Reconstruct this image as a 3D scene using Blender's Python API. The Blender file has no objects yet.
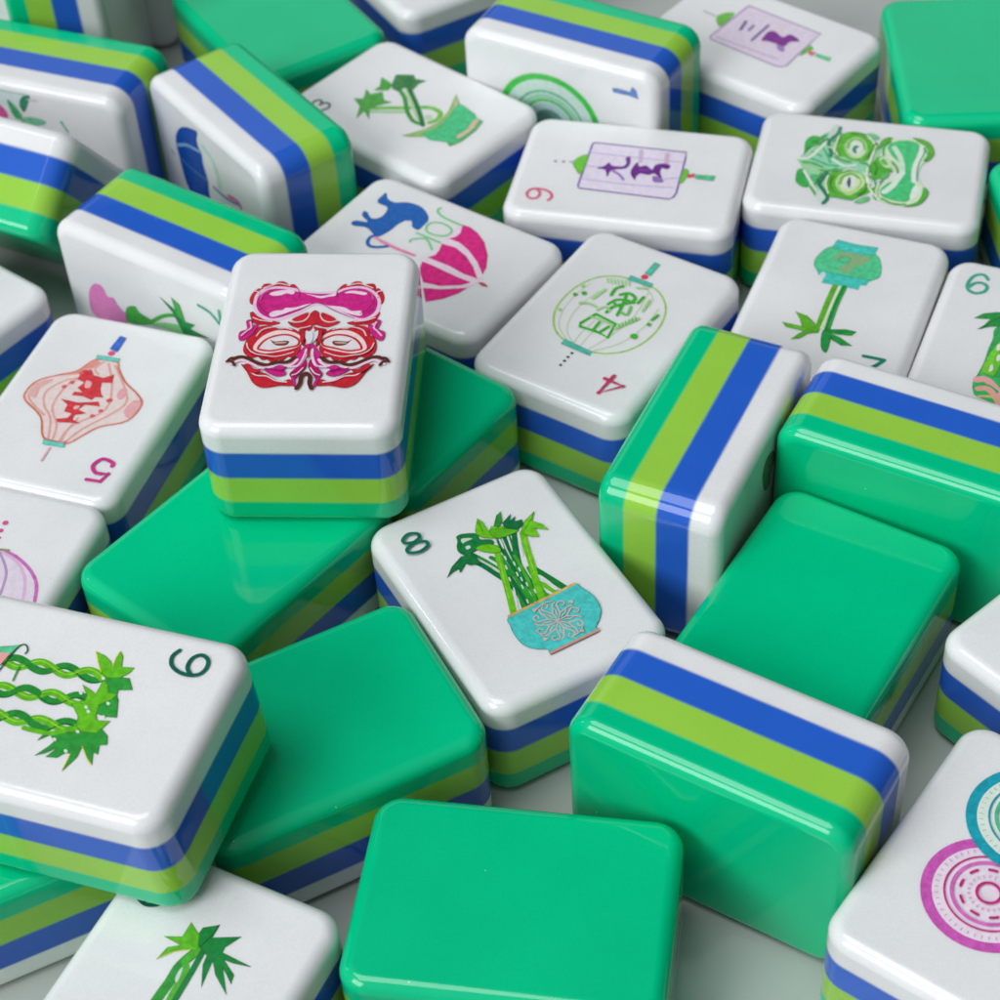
import bpy, bmesh, math
from mathutils import Vector, Matrix
from mathutils.geometry import tessellate_polygon
# one Blender unit = 1 cm; tile data below is in millimetres
MM = 0.1
scene = bpy.context.scene
COL = scene.collection

# ---------------------------------------------------------------- camera
cam_data = bpy.data.cameras.new('camera')
cam = bpy.data.objects.new('camera', cam_data)
COL.objects.link(cam)
RT = Vector((0.9974340001794766, -0.05132522442239073, -0.04991128754058565))
UPV = Vector((0.07159200574063974, 0.715073189752444, 0.6953739411362042))
FW = Vector((0.0, 0.6971628609121805, -0.7169127878373657))
m = Matrix((RT, UPV, -FW)).transposed().to_4x4()
m.translation = Vector((0, 0, 174.5776 * MM))
cam.matrix_world = m
cam_data.sensor_width = 36.0
cam_data.lens = 36.0 * 2030.31 / 1000.0
cam_data.clip_start = 0.1
cam_data.clip_end = 2000
cam_data.dof.use_dof = True
cam_data.dof.focus_distance = 20.6
cam_data.dof.aperture_fstop = 0.56
scene.camera = cam
scene.render.resolution_x = 1024
scene.render.resolution_y = 1024
scene.view_settings.view_transform = 'Standard'
scene.view_settings.look = 'None'
scene.view_settings.exposure = 0.05
scene.view_settings.gamma = 1.0

# ---------------------------------------------------------------- world and lamps
world = bpy.data.worlds.new('World')
scene.world = world
world.use_nodes = True
wn, wl = world.node_tree.nodes, world.node_tree.links
bg = wn['Background']
tc = wn.new('ShaderNodeTexCoord')
dotn = wn.new('ShaderNodeVectorMath'); dotn.operation = 'DOT_PRODUCT'
dotn.inputs[1].default_value = Vector((-0.45, -0.50, 0.74)).normalized()
rampw = wn.new('ShaderNodeValToRGB')
mapw = wn.new('ShaderNodeMapRange'); mapw.inputs['From Min'].default_value = -1.0
wl.new(tc.outputs['Generated'], dotn.inputs[0]); wl.new(dotn.outputs['Value'], mapw.inputs['Value'])
wl.new(mapw.outputs[0], rampw.inputs['Fac'])
rampw.color_ramp.elements[0].position = 0.62; rampw.color_ramp.elements[0].color = (0.022, 0.025, 0.028, 1)
rampw.color_ramp.elements[1].position = 1.0; rampw.color_ramp.elements[1].color = (0.80, 0.83, 0.88, 1)
wl.new(rampw.outputs['Color'], bg.inputs['Color'])
bg.inputs['Strength'].default_value = 0.5

def area_lamp(name, direction, dist, sx, sy, power, color):
    d = bpy.data.lights.new(name, 'AREA'); d.shape = 'RECTANGLE'
    d.size = sx; d.size_y = sy; d.energy = power; d.color = color
    o = bpy.data.objects.new(name, d); COL.objects.link(o)
    v = Vector(direction).normalized(); t = Vector((0, 17.0, 0))
    o.location = t + v * dist
    o.rotation_euler = (-v).to_track_quat('-Z', 'Y').to_euler()
    return o
area_lamp('window_light', (-0.64, -0.52, 0.56), 170, 90, 80, 158000, (0.96, 0.985, 1.0))
area_lamp('overhead_sky', (-0.30, -0.06, 1.0), 180, 100, 90, 140000, (0.94, 0.98, 1.0))
area_lamp('side_window_light', (-0.86, 0.24, 0.46), 120, 2.0, 18, 2300, (0.97, 0.98, 1.0))
area_lamp('streak_strip_lamp', (-0.745, -0.40, 0.50), 105, 1.4, 10, 620, (0.97, 0.98, 1.0))  # added strip lamp, draws a thin highlight streak on the bevels
area_lamp('streak_strip_lamp', (-0.725, -0.44, 0.50), 105, 0.8, 7, 300, (0.97, 0.98, 1.0))  # second added strip, doubles that streak
area_lamp('far_sheen_lamp', (0.0, 0.90, 0.42), 150, 240, 60, 22000, (0.97, 0.98, 1.0))  # unseen lamp added at the back for a pale sheen on far tiles

# ---------------------------------------------------------------- materials
def lin(c):
    return c / 12.92 if c <= 0.04045 else ((c + 0.055) / 1.055) ** 2.4
def rgb(c, k=1.0):
    return tuple(min(0.95, lin(v / 255.0) * k) for v in c) + (1.0,)

def acrylic(name, col, sss=0.0, rough=(0.035, 0.10), seams=()):
    mt = bpy.data.materials.new(name); mt.use_nodes = True
    n, l = mt.node_tree.nodes, mt.node_tree.links
    p = n['Principled BSDF']
    p.inputs['IOR'].default_value = 1.46
    p.inputs['Subsurface Weight'].default_value = sss
    p.inputs['Subsurface Radius'].default_value = (0.12, 0.12, 0.12)
    p.inputs['Subsurface Scale'].default_value = 1.0
    t = n.new('ShaderNodeTexCoord')
    oi = n.new('ShaderNodeObjectInfo')
    add = n.new('ShaderNodeVectorMath'); add.operation = 'ADD'
    cmb = n.new('ShaderNodeCombineXYZ')
    mul = n.new('ShaderNodeMath'); mul.operation = 'MULTIPLY'; mul.inputs[1].default_value = 50.0
    l.new(oi.outputs['Random'], mul.inputs[0]); l.new(mul.outputs[0], cmb.inputs[0])
    l.new(t.outputs['Object'], add.inputs[0]); l.new(cmb.outputs[0], add.inputs[1])
    # soft cloudiness of the cast resin
    nz = n.new('ShaderNodeTexNoise'); nz.inputs['Scale'].default_value = 1.1; nz.inputs['Detail'].default_value = 5
    l.new(add.outputs[0], nz.inputs['Vector'])
    mr = n.new('ShaderNodeMapRange'); mr.inputs['From Min'].default_value = 0.3; mr.inputs['From Max'].default_value = 0.7
    mr.inputs['To Min'].default_value = 0.96; mr.inputs['To Max'].default_value = 1.03
    l.new(nz.outputs['Fac'], mr.inputs['Value'])
    # grain of the resin
    gr = n.new('ShaderNodeTexNoise'); gr.inputs['Scale'].default_value = 75; gr.inputs['Detail'].default_value = 3
    l.new(add.outputs[0], gr.inputs['Vector'])
    mg = n.new('ShaderNodeMapRange'); mg.inputs['From Min'].default_value = 0.3; mg.inputs['From Max'].default_value = 0.7
    mg.inputs['To Min'].default_value = 0.955; mg.inputs['To Max'].default_value = 1.045
    l.new(gr.outputs['Fac'], mg.inputs['Value'])
    m0 = n.new('ShaderNodeMapRange'); m0.inputs['To Min'].default_value = 0.97; m0.inputs['To Max'].default_value = 1.02
    l.new(oi.outputs['Random'], m0.inputs['Value'])
    m2 = n.new('ShaderNodeMath'); m2.operation = 'MULTIPLY'
    l.new(mr.outputs[0], m2.inputs[0]); l.new(m0.outputs[0], m2.inputs[1])
    m1 = n.new('ShaderNodeMath'); m1.operation = 'MULTIPLY'
    l.new(m2.outputs[0], m1.inputs[0]); l.new(mg.outputs[0], m1.inputs[1])
    vm = n.new('ShaderNodeVectorMath'); vm.operation = 'SCALE'; vm.inputs[0].default_value = col[:3]
    l.new(m1.outputs[0], vm.inputs['Scale']); base_out = vm.outputs[0]
    # the colours bleed a little into each other where the layers are fused
    sz = n.new('ShaderNodeSeparateXYZ'); l.new(t.outputs['Object'], sz.inputs[0])
    nw = n.new('ShaderNodeTexNoise'); nw.inputs['Scale'].default_value = 1.6; nw.inputs['Detail'].default_value = 4
    l.new(add.outputs[0], nw.inputs['Vector'])
    wv = n.new('ShaderNodeMath'); wv.operation = 'MULTIPLY_ADD'; wv.inputs[1].default_value = 0.022; wv.inputs[2].default_value = -0.011
    l.new(nw.outputs['Fac'], wv.inputs[0])
    za = n.new('ShaderNodeMath'); za.operation = 'ADD'; l.new(sz.outputs['Z'], za.inputs[0]); l.new(wv.outputs[0], za.inputs[1])
    for z_, sgn, other in seams:
        ms = n.new('ShaderNodeMapRange'); ms.interpolation_type = 'SMOOTHSTEP'
        ms.inputs['From Min'].default_value = z_ - sgn * 0.012; ms.inputs['From Max'].default_value = z_ + sgn * 0.026
        ms.inputs['To Min'].default_value = 1.0; ms.inputs['To Max'].default_value = 0.0
        l.new(za.outputs[0], ms.inputs['Value'])
        mx = n.new('ShaderNodeMix'); mx.data_type = 'RGBA'
        l.new(ms.outputs[0], mx.inputs[0]); l.new(base_out, mx.inputs[6]); mx.inputs[7].default_value = tuple(other) + (1.0,)
        base_out = mx.outputs[2]
    # a few specks of dust and pinholes
    vo = n.new('ShaderNodeTexVoronoi'); vo.inputs['Scale'].default_value = 1.7
    l.new(add.outputs[0], vo.inputs['Vector'])
    lt = n.new('ShaderNodeMath'); lt.operation = 'LESS_THAN'; lt.inputs[1].default_value = 0.011
    l.new(vo.outputs['Distance'], lt.inputs[0])
    md = n.new('ShaderNodeMix'); md.data_type = 'RGBA'; l.new(lt.outputs[0], md.inputs[0]); l.new(base_out, md.inputs[6])
    md.inputs[7].default_value = (0.72, 0.74, 0.68, 1)
    l.new(md.outputs[2], p.inputs['Base Color'])
    # handling marks in the polish
    n2 = n.new('ShaderNodeTexNoise'); n2.inputs['Scale'].default_value = 3.5; n2.inputs['Detail'].default_value = 6
    l.new(add.outputs[0], n2.inputs['Vector'])
    r2 = n.new('ShaderNodeMapRange'); r2.inputs['From Min'].default_value = 0.35; r2.inputs['From Max'].default_value = 0.65
    r2.inputs['To Min'].default_value = rough[0]; r2.inputs['To Max'].default_value = rough[1]
    l.new(n2.outputs['Fac'], r2.inputs['Value']); l.new(r2.outputs[0], p.inputs['Roughness'])
    b = n.new('ShaderNodeBump'); b.inputs['Strength'].default_value = 0.05; b.inputs['Distance'].default_value = 0.02
    n3 = n.new('ShaderNodeTexNoise'); n3.inputs['Scale'].default_value = 2.2; n3.inputs['Detail'].default_value = 2
    l.new(add.outputs[0], n3.inputs['Vector']); l.new(n3.outputs['Fac'], b.inputs['Height']); l.new(b.outputs[0], p.inputs['Normal'])
    return mt

C_WHITE = (0.80, 0.80, 0.80); C_BLUE = (0.022, 0.118, 0.58); C_LIME = (0.32, 0.63, 0.065); C_GREEN = (0.0, 0.55, 0.245)
Z1, Z2, Z3 = -0.3776, -0.0068, 0.3650          # the three seams, in cm from the middle of the tile
def mid(a, b): return tuple((x + y) / 2 for x, y in zip(a, b))
M_WHITE = acrylic('white_resin', C_WHITE, 0.25, seams=((Z3, 1, mid(C_WHITE, C_BLUE)),))
M_BLUE = acrylic('blue_resin', C_BLUE, seams=((Z3, -1, mid(C_WHITE, C_BLUE)), (Z2, 1, mid(C_BLUE, C_LIME))))
M_LIME = acrylic('lime_resin', C_LIME, seams=((Z2, -1, mid(C_BLUE, C_LIME)), (Z1, 1, mid(C_LIME, C_GREEN))))
M_GREEN = acrylic('green_resin', C_GREEN, rough=(0.04, 0.13), seams=((Z1, -1, mid(C_LIME, C_GREEN)),))

_paint = {}
def paint(shade):
    if shade in _paint: return _paint[shade]
    c = rgb(shade, 1.0)
    mt = bpy.data.materials.new('paint'); mt.use_nodes = True
    n, l = mt.node_tree.nodes, mt.node_tree.links
    p = n['Principled BSDF']; p.inputs['Roughness'].default_value = 0.22
    t = n.new('ShaderNodeTexCoord'); nz = n.new('ShaderNodeTexNoise')
    nz.inputs['Scale'].default_value = 14; nz.inputs['Detail'].default_value = 6; nz.inputs['Distortion'].default_value = 0.6
    l.new(t.outputs['Object'], nz.inputs['Vector'])
    mr = n.new('ShaderNodeMapRange'); mr.inputs['From Min'].default_value = 0.3; mr.inputs['From Max'].default_value = 0.7
    k = 0.2 if min(shade) < 120 else 0.07
    mr.inputs['To Min'].default_value = 1 - k; mr.inputs['To Max'].default_value = 1 + k
    l.new(nz.outputs['Fac'], mr.inputs['Value'])
    vm = n.new('ShaderNodeVectorMath'); vm.operation = 'SCALE'; vm.inputs[0].default_value = c[:3]
    l.new(mr.outputs[0], vm.inputs['Scale']); l.new(vm.outputs[0], p.inputs['Base Color'])
    b = n.new('ShaderNodeBump'); b.inputs['Strength'].default_value = 0.35; b.inputs['Distance'].default_value = 0.008
    l.new(nz.outputs['Fac'], b.inputs['Height']); l.new(b.outputs[0], p.inputs['Normal'])
    _paint[shade] = mt
    return mt

def table_material():
    mt = bpy.data.materials.new('glossy_white_table'); mt.use_nodes = True
    n, l = mt.node_tree.nodes, mt.node_tree.links
    p = n['Principled BSDF']; p.inputs['Roughness'].default_value = 0.09
    t = n.new('ShaderNodeTexCoord'); nz = n.new('ShaderNodeTexNoise')
    nz.inputs['Scale'].default_value = 0.5; nz.inputs['Detail'].default_value = 8
    l.new(t.outputs['Object'], nz.inputs['Vector'])
    r = n.new('ShaderNodeValToRGB'); r.color_ramp.elements[0].position = 0.35; r.color_ramp.elements[1].position = 0.7
    r.color_ramp.elements[0].color = (0.42, 0.44, 0.42, 1); r.color_ramp.elements[1].color = (0.47, 0.50, 0.47, 1)
    l.new(nz.outputs['Fac'], r.inputs['Fac']); l.new(r.outputs['Color'], p.inputs['Base Color'])
    return mt

# ---------------------------------------------------------------- the setting
tbm = bmesh.new()
q = [tbm.verts.new(c) for c in ((-150, -80, 0), (150, -80, 0), (150, 220, 0), (-150, 220, 0))]
lo = [tbm.verts.new(v.co + Vector((0, 0, -2.5))) for v in q]
tbm.faces.new(q)
tbm.faces.new(lo[::-1])
for i in range(4): tbm.faces.new((q[i], lo[i], lo[(i + 1) % 4], q[(i + 1) % 4]))
tme = bpy.data.meshes.new('tabletop'); tbm.to_mesh(tme); tbm.free()
tme.materials.append(table_material())
table = bpy.data.objects.new('tabletop', tme); COL.objects.link(table)
table['kind'] = 'structure'; table['label'] = 'glossy pale grey tabletop under the tiles'; table['category'] = 'table'

# ---------------------------------------------------------------- tile geometry
TW, TL, TH = 21.662, 30.0, 14.277
LV = (0.0, 3.363, 7.071, 10.788, TH)
RE, RC, NC = 1.5, 2.9, 12          # fillet of the faces, corner radius in plan

def ring_pts(z):
    """outline of the tile at height z with its normals"""
    if z < RE: c = (RE - z) / RE; s = -c
    elif z > TH - RE: c = (z - TH + RE) / RE; s = c
    else: c = 0.0; s = 0.0
    c = min(1.0, c); h = math.sqrt(max(0.0, 1 - c * c)); ins = RE * (1 - h)
    out = []
    for cx, cy, a0 in ((1, 1, 0), (-1, 1, 90), (-1, -1, 180), (1, -1, 270)):
        for k in range(NC + 1):
            a = math.radians(a0 + 90.0 * k / NC)
            x = cx * (TW / 2 - RC) + (RC - ins) * math.cos(a)
            y = cy * (TL / 2 - RC) + (RC - ins) * math.sin(a)
            out.append((Vector((x, y, z - TH / 2)) * MM, Vector((math.cos(a) * h, math.sin(a) * h, s)).normalized()))
    return out

def layer_mesh(name, z0, z1, mat, cap):
    zs = [z0, z1]
    for i in range(0, 11):
        t = RE * (1 - math.cos(math.radians(9 * i)))
        for z in (t, TH - t):
            if z0 < z < z1: zs.append(z)
    # finer rings near the faces where the fillet turns quickly
    zs = sorted(set(round(z, 5) for z in zs))
    verts, norms, faces = [], [], []
    rings = []
    for z in zs:
        r = ring_pts(z); rings.append(range(len(verts), len(verts) + len(r)))
        for p, nrm in r: verts.append(p); norms.append(nrm)
    for a, b in zip(rings[:-1], rings[1:]):
        N = len(a)
        for i in range(N): faces.append((a[i], a[(i + 1) % N], b[(i + 1) % N], b[i]))
    if cap == 1: faces.append(tuple(rings[-1]))
    if cap == -1: faces.append(tuple(reversed(rings[0])))
    me = bpy.data.meshes.new(name); me.from_pydata(verts, [], faces); me.update()
    me.shade_smooth()
    me.normals_split_custom_set_from_vertices(norms)
    me.materials.append(mat)
    return me

ME_GREEN = layer_mesh('green_layer', LV[0], LV[1], M_GREEN, -1)
ME_LIME = layer_mesh('lime_layer', LV[1], LV[2], M_LIME, 0)
ME_BLUE = layer_mesh('blue_layer', LV[2], LV[3], M_BLUE, 0)
ME_WHITE = layer_mesh('white_layer', LV[3], LV[4], M_WHITE, 1)

# ---------------------------------------------------------------- painted artwork
def smooth(pts, closed, n=5):
    N = len(pts)
    if N < 3: return pts
    out = []
    rng = range(N) if closed else range(N - 1)
    for i in rng:
        if closed: p0, p1, p2, p3 = pts[i - 1], pts[i], pts[(i + 1) % N], pts[(i + 2) % N]
        else: p0, p1, p2, p3 = pts[max(0, i - 1)], pts[i], pts[i + 1], pts[min(N - 1, i + 2)]
        for k in range(n):
            t = k / n; t2 = t * t; t3 = t2 * t
            out.append(tuple(0.5 * ((2 * p1[j]) + (-p0[j] + p2[j]) * t + (2 * p0[j] - 5 * p1[j] + 4 * p2[j] - p3[j]) * t2 + (-p0[j] + 3 * p1[j] - 3 * p2[j] + p3[j]) * t3) for j in (0, 1)))
    if not closed: out.append(pts[-1])
    return out

class Art:
    def __init__(s): s.v = []; s.f = []; s.m = []; s.mats = []
    def mat(s, c):
        mt = paint(c)
        if mt not in s.mats: s.mats.append(mt)
        return s.mats.index(mt)
    def poly(s, pts, z, mi):
        vs = [Vector((p[0], p[1], 0)) for p in pts]
        tris = tessellate_polygon([vs]); b = len(s.v)
        s.v += [(p[0] * MM, p[1] * MM, z) for p in pts]
        for t in tris:
            a, bb, c = (pts[k] for k in t)
            cr = (bb[0] - a[0]) * (c[1] - a[1]) - (bb[1] - a[1]) * (c[0] - a[0])
            s.f.append(tuple(b + k for k in (t if cr > 0 else t[::-1]))); s.m.append(mi)
    def stroke(s, pts, w, z, mi, closed):
        N = len(pts); L_, R_ = [], []
        for i in range(N):
            a = pts[i - 1] if (i or closed) else pts[i]; b = pts[(i + 1) % N] if (i < N - 1 or closed) else pts[i]
            dx, dy = b[0] - a[0], b[1] - a[1]; l = math.hypot(dx, dy) or 1.0
            k = w / 2
            L_.append((pts[i][0] - dy / l * k, pts[i][1] + dx / l * k)); R_.append((pts[i][0] + dy / l * k, pts[i][1] - dx / l * k))
        b0 = len(s.v)
        dz = 0.00016 / max(1, N)
        s.v += [(p[0] * MM, p[1] * MM, z + dz * i) for i, p in enumerate(L_)] + [(p[0] * MM, p[1] * MM, z + dz * i) for i, p in enumerate(R_)]
        for i in range(N if closed else N - 1):
            j = (i + 1) % N
            s.f.append((b0 + i, b0 + N + i, b0 + N + j, b0 + j)); s.m.append(mi)
        if not closed:
            for e, o2 in ((0, 1), (N - 1, -1)):
                c = pts[e]; s.disc(c, w / 2, z + (-0.00008 if e == 0 else 0.00022), mi, 10)
    def disc(s, c, r, z, mi, n=20, r0=0.0):
        b = len(s.v); n = n if r < 1 else 72
        s.v += [((c[0] + r * math.cos(2 * math.pi * k / n)) * MM, (c[1] + r * math.sin(2 * math.pi * k / n)) * MM, z) for k in range(n)]
        if r0 > 0:
            s.v += [((c[0] + r0 * math.cos(2 * math.pi * k / n)) * MM, (c[1] + r0 * math.sin(2 * math.pi * k / n)) * MM, z) for k in range(n)]
            for k in range(n): s.f.append((b + k, b + (k + 1) % n, b + n + (k + 1) % n, b + n + k)); s.m.append(mi)
        else: s.f.append(tuple(range(b, b + n))); s.m.append(mi)
    def build(s, name):
        me = bpy.data.meshes.new(name); me.from_pydata(s.v, [], s.f); me.update()
        for mt in s.mats: me.materials.append(mt)
        me.polygons.foreach_set('material_index', s.m)
        return me

def art_meshes(items):
    A = [Art(), Art(), Art(), Art()]
    z = TH / 2 * MM + 0.0008
    LX, LY = TW / 2 - RE - .1, TL / 2 - RE - .1
    for kind, c, w, co, num in items:
        g = A[num]; mi = g.mat(c); z += 0.00034 if kind in 'SCK' else 0.00022
        if kind == 'R': g.disc((co[0], co[1]), w, z, mi, 72, co[2]); continue
        pts = [(max(-LX, min(LX, co[i])), max(-LY, min(LY, co[i + 1]))) for i in range(0, len(co), 2)]
        if kind == 'H': g.poly(pts, z, mi)
        elif kind in 'FG':
            pts = smooth(pts, True, 4) if kind == 'F' else pts
            g.poly(pts, z, mi)
            if min(c) < 120:      # thin darker outline around the saturated fills
                z += 0.0002
                g.stroke(pts, 0.07, z, g.mat(tuple(int(q * 0.74) for q in c)), True)
        elif kind == 'S': g.stroke(smooth(pts, False, 4), w, z, mi, False)
        elif kind == 'C': g.stroke(smooth(pts, True, 4), w, z, mi, True)
        elif kind == 'K':
            g.stroke(pts, w, z, mi, False)
            for q_, p in enumerate(pts[1:-1]): g.disc(p, w / 2, z + 0.00024 + 0.00003 * q_, mi, 10)
        elif kind == 'D': g.disc(pts[0], w, z, mi, 14)
    return [a.build(nm) if a.f else None for a, nm in zip(A, ('painted_design', 'painted_numeral', 'painted_circle', 'painted_circle'))]

def make_tile(key):
    M, o = POSE[key]
    e = bpy.data.objects.new('mahjong_tile', None); COL.objects.link(e)
    e.empty_display_size = 0.5
    mm = Matrix((M[0:3], M[3:6], M[6:9])).to_4x4(); mm.translation = Vector(o) * MM
    e.matrix_world = mm
    e['label'] = LABEL[key]; e['category'] = 'mahjong tile'; e['group'] = 'mahjong tiles heaped on the table'
    parts = [('green_layer', ME_GREEN), ('lime_layer', ME_LIME), ('blue_layer', ME_BLUE), ('white_layer', ME_WHITE)]
    if key in ART:
        for me in art_meshes(ART[key]):
            if me: parts.append((me.name.split('.')[0], me))
    for nm, me in parts:
        ob = bpy.data.objects.new(nm, me); COL.objects.link(ob); ob.parent = e
    return e

POSE={
'R':([-0.80661,-0.59108,0.0,0.59108,-0.80661,0.0,0.0,0.0,1.0],[14.534,184.881,7.139]),
'EIGHT':([0.90123,-0.43334,0.0,0.43334,0.90123,0.0,0.0,0.0,1.0],[0.87,143.991,7.139]),
'N':([-0.90942,-0.41587,0.0,0.41587,-0.90942,0.0,0.0,0.0,1.0],[42.093,185.011,7.139]),
'O':([0.90424,0.42702,0.0,-0.42702,0.90424,0.0,0.0,0.0,1.0],[61.15,174.196,7.139]),
'P':([0.29112,-0.95669,0.0,0.95669,0.29112,0.0,0.0,0.0,1.0],[50.528,211.088,7.139]),
'Q':([0.27789,-0.96061,0.0,0.96061,0.27789,0.0,0.0,0.0,1.0],[19.797,213.521,7.139]),
'T':([0.69943,-0.7147,0.0,0.7147,0.69943,0.0,0.0,0.0,1.0],[-8.372,231.741,7.139]),
'S':([-0.61918,0.78525,0.0,-0.78525,-0.61918,0.0,0.0,0.0,1.0],[-7.379,200.114,7.139]),
'C':([-0.40666,0.91358,0.0,0.91358,0.40666,0.0,0.0,0.0,-1.0],[-20.251,127.301,7.139]),
'D':([-0.82171,0.56991,0.0,0.56991,0.82171,0.0,0.0,0.0,-1.0],[31.866,137.44,7.139]),
'E':([0.20102,0.97959,0.0,0.97959,-0.20102,0.0,0.0,0.0,-1.0],[-1.334,104.364,7.139]),
'I':([-0.77264,-0.63484,0.0,0.63484,-0.77264,0.0,0.0,0.0,1.0],[43.732,103.439,7.139]),
'J':([-0.79578,0.60558,0.0,-0.60558,-0.79578,0.0,0.0,0.0,1.0],[60.863,126.504,7.139]),
'AC':([-0.93113,-0.36469,0.0,0.36469,-0.93113,0.0,0.0,0.0,1.0],[-47.927,176.82,7.139]),
'AE':([0.93113,0.36469,0.0,-0.36469,0.93113,0.0,0.0,0.0,1.0],[-58.6,149.234,7.139]),
'A':([-0.99461,-0.10331,0.00841,0.10325,-0.99463,-0.00711,0.0091,-0.0062,0.99994],[-19.369,169.372,21.356]),
'B1':([-0.73692,0.67598,0.0,0.67598,0.73692,0.0,0.0,0.0,-1.0],[-29.058,153.431,7.139]),
'B2':([0.65327,0.75712,0.0,0.75712,-0.65327,0.0,0.0,0.0,-1.0],[-14.559,175.09,7.139]),
'SEVEN':([-0.37323,0.92636,-0.05061,-0.92691,-0.37465,-0.02184,-0.03919,0.03876,0.99848],[-41.395,119.684,22.143]),
'Gt':([0.87448,0.48498,-0.00884,-0.48505,0.8742,-0.02254,-0.0032,0.024,0.99971],[-33.271,95.847,7.458]),
'F':([-0.38481,0.923,0.0,0.923,0.38481,0.0,0.0,0.0,-1.0],[-53.262,118.723,7.139]),
'Hs':([0.0,0.82927,0.55885,0.0,-0.55885,0.82927,1.0,0.0,0.0],[20.855,116.946,10.831]),
'K':([0.0,0.47265,0.88125,0.0,0.88125,-0.47265,-1.0,0.0,0.0],[23.332,159.762,10.831]),
'M':([0.0,0.85606,0.51688,0.0,-0.51688,0.85606,1.0,0.0,0.0],[46.57,155.175,10.831]),
'U':([0.0,0.84694,-0.53169,0.0,-0.53169,-0.84694,-1.0,0.0,0.0],[15.597,236.888,10.831]),
'V':([0.66583,-0.74611,0.0,0.74611,0.66583,0.0,0.0,0.0,1.0],[40.286,242.116,7.139]),
'Y':([0.0,0.55203,-0.83382,0.0,-0.83382,-0.55203,-1.0,0.0,0.0],[-29.483,224.867,10.831]),
'Z':([0.0,0.91333,-0.40721,0.0,-0.40721,-0.91333,-1.0,0.0,0.0],[-57.274,239.018,10.831]),
'AA':([-0.20711,0.91143,0.35553,-0.58795,-0.40642,0.69939,0.78194,-0.06418,0.62004],[-63.976,221.02,14.392]),
'AB':([0.0,0.80144,-0.59808,0.0,-0.59808,-0.80144,-1.0,0.0,0.0],[-36.951,199.364,10.831]),
'W':([-0.9978,0.06635,0.0,0.06635,0.9978,0.0,0.0,0.0,-1.0],[68.837,234.406,7.139]),
'X':([0.0,1.0,0.0,1.0,0.0,0.0,0.0,0.0,-1.0],[80.725,200.198,7.139]),
'AF':([0.87566,0.48293,0.0,0.48293,-0.87566,0.0,0.0,0.0,-1.0],[-27.422,257.886,7.139]),
'AG':([0.46603,0.88477,0.0,-0.88477,0.46603,0.0,0.0,0.0,1.0],[-0.523,270.317,7.139]),
'AD':([-0.65539,0.75529,0.0,-0.75529,-0.65539,0.0,0.0,0.0,1.0],[-71.942,199.618,7.139]),
'AH':([0.11981,0.0,0.9928,0.9928,0.0,-0.11981,0.0,1.0,0.0],[-56.461,262.525,15.0]),
'AJ':([0.0,0.99281,-0.11971,0.0,-0.11971,-0.99281,-1.0,0.0,0.0],[-58.499,280.622,10.831]),
}
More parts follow.
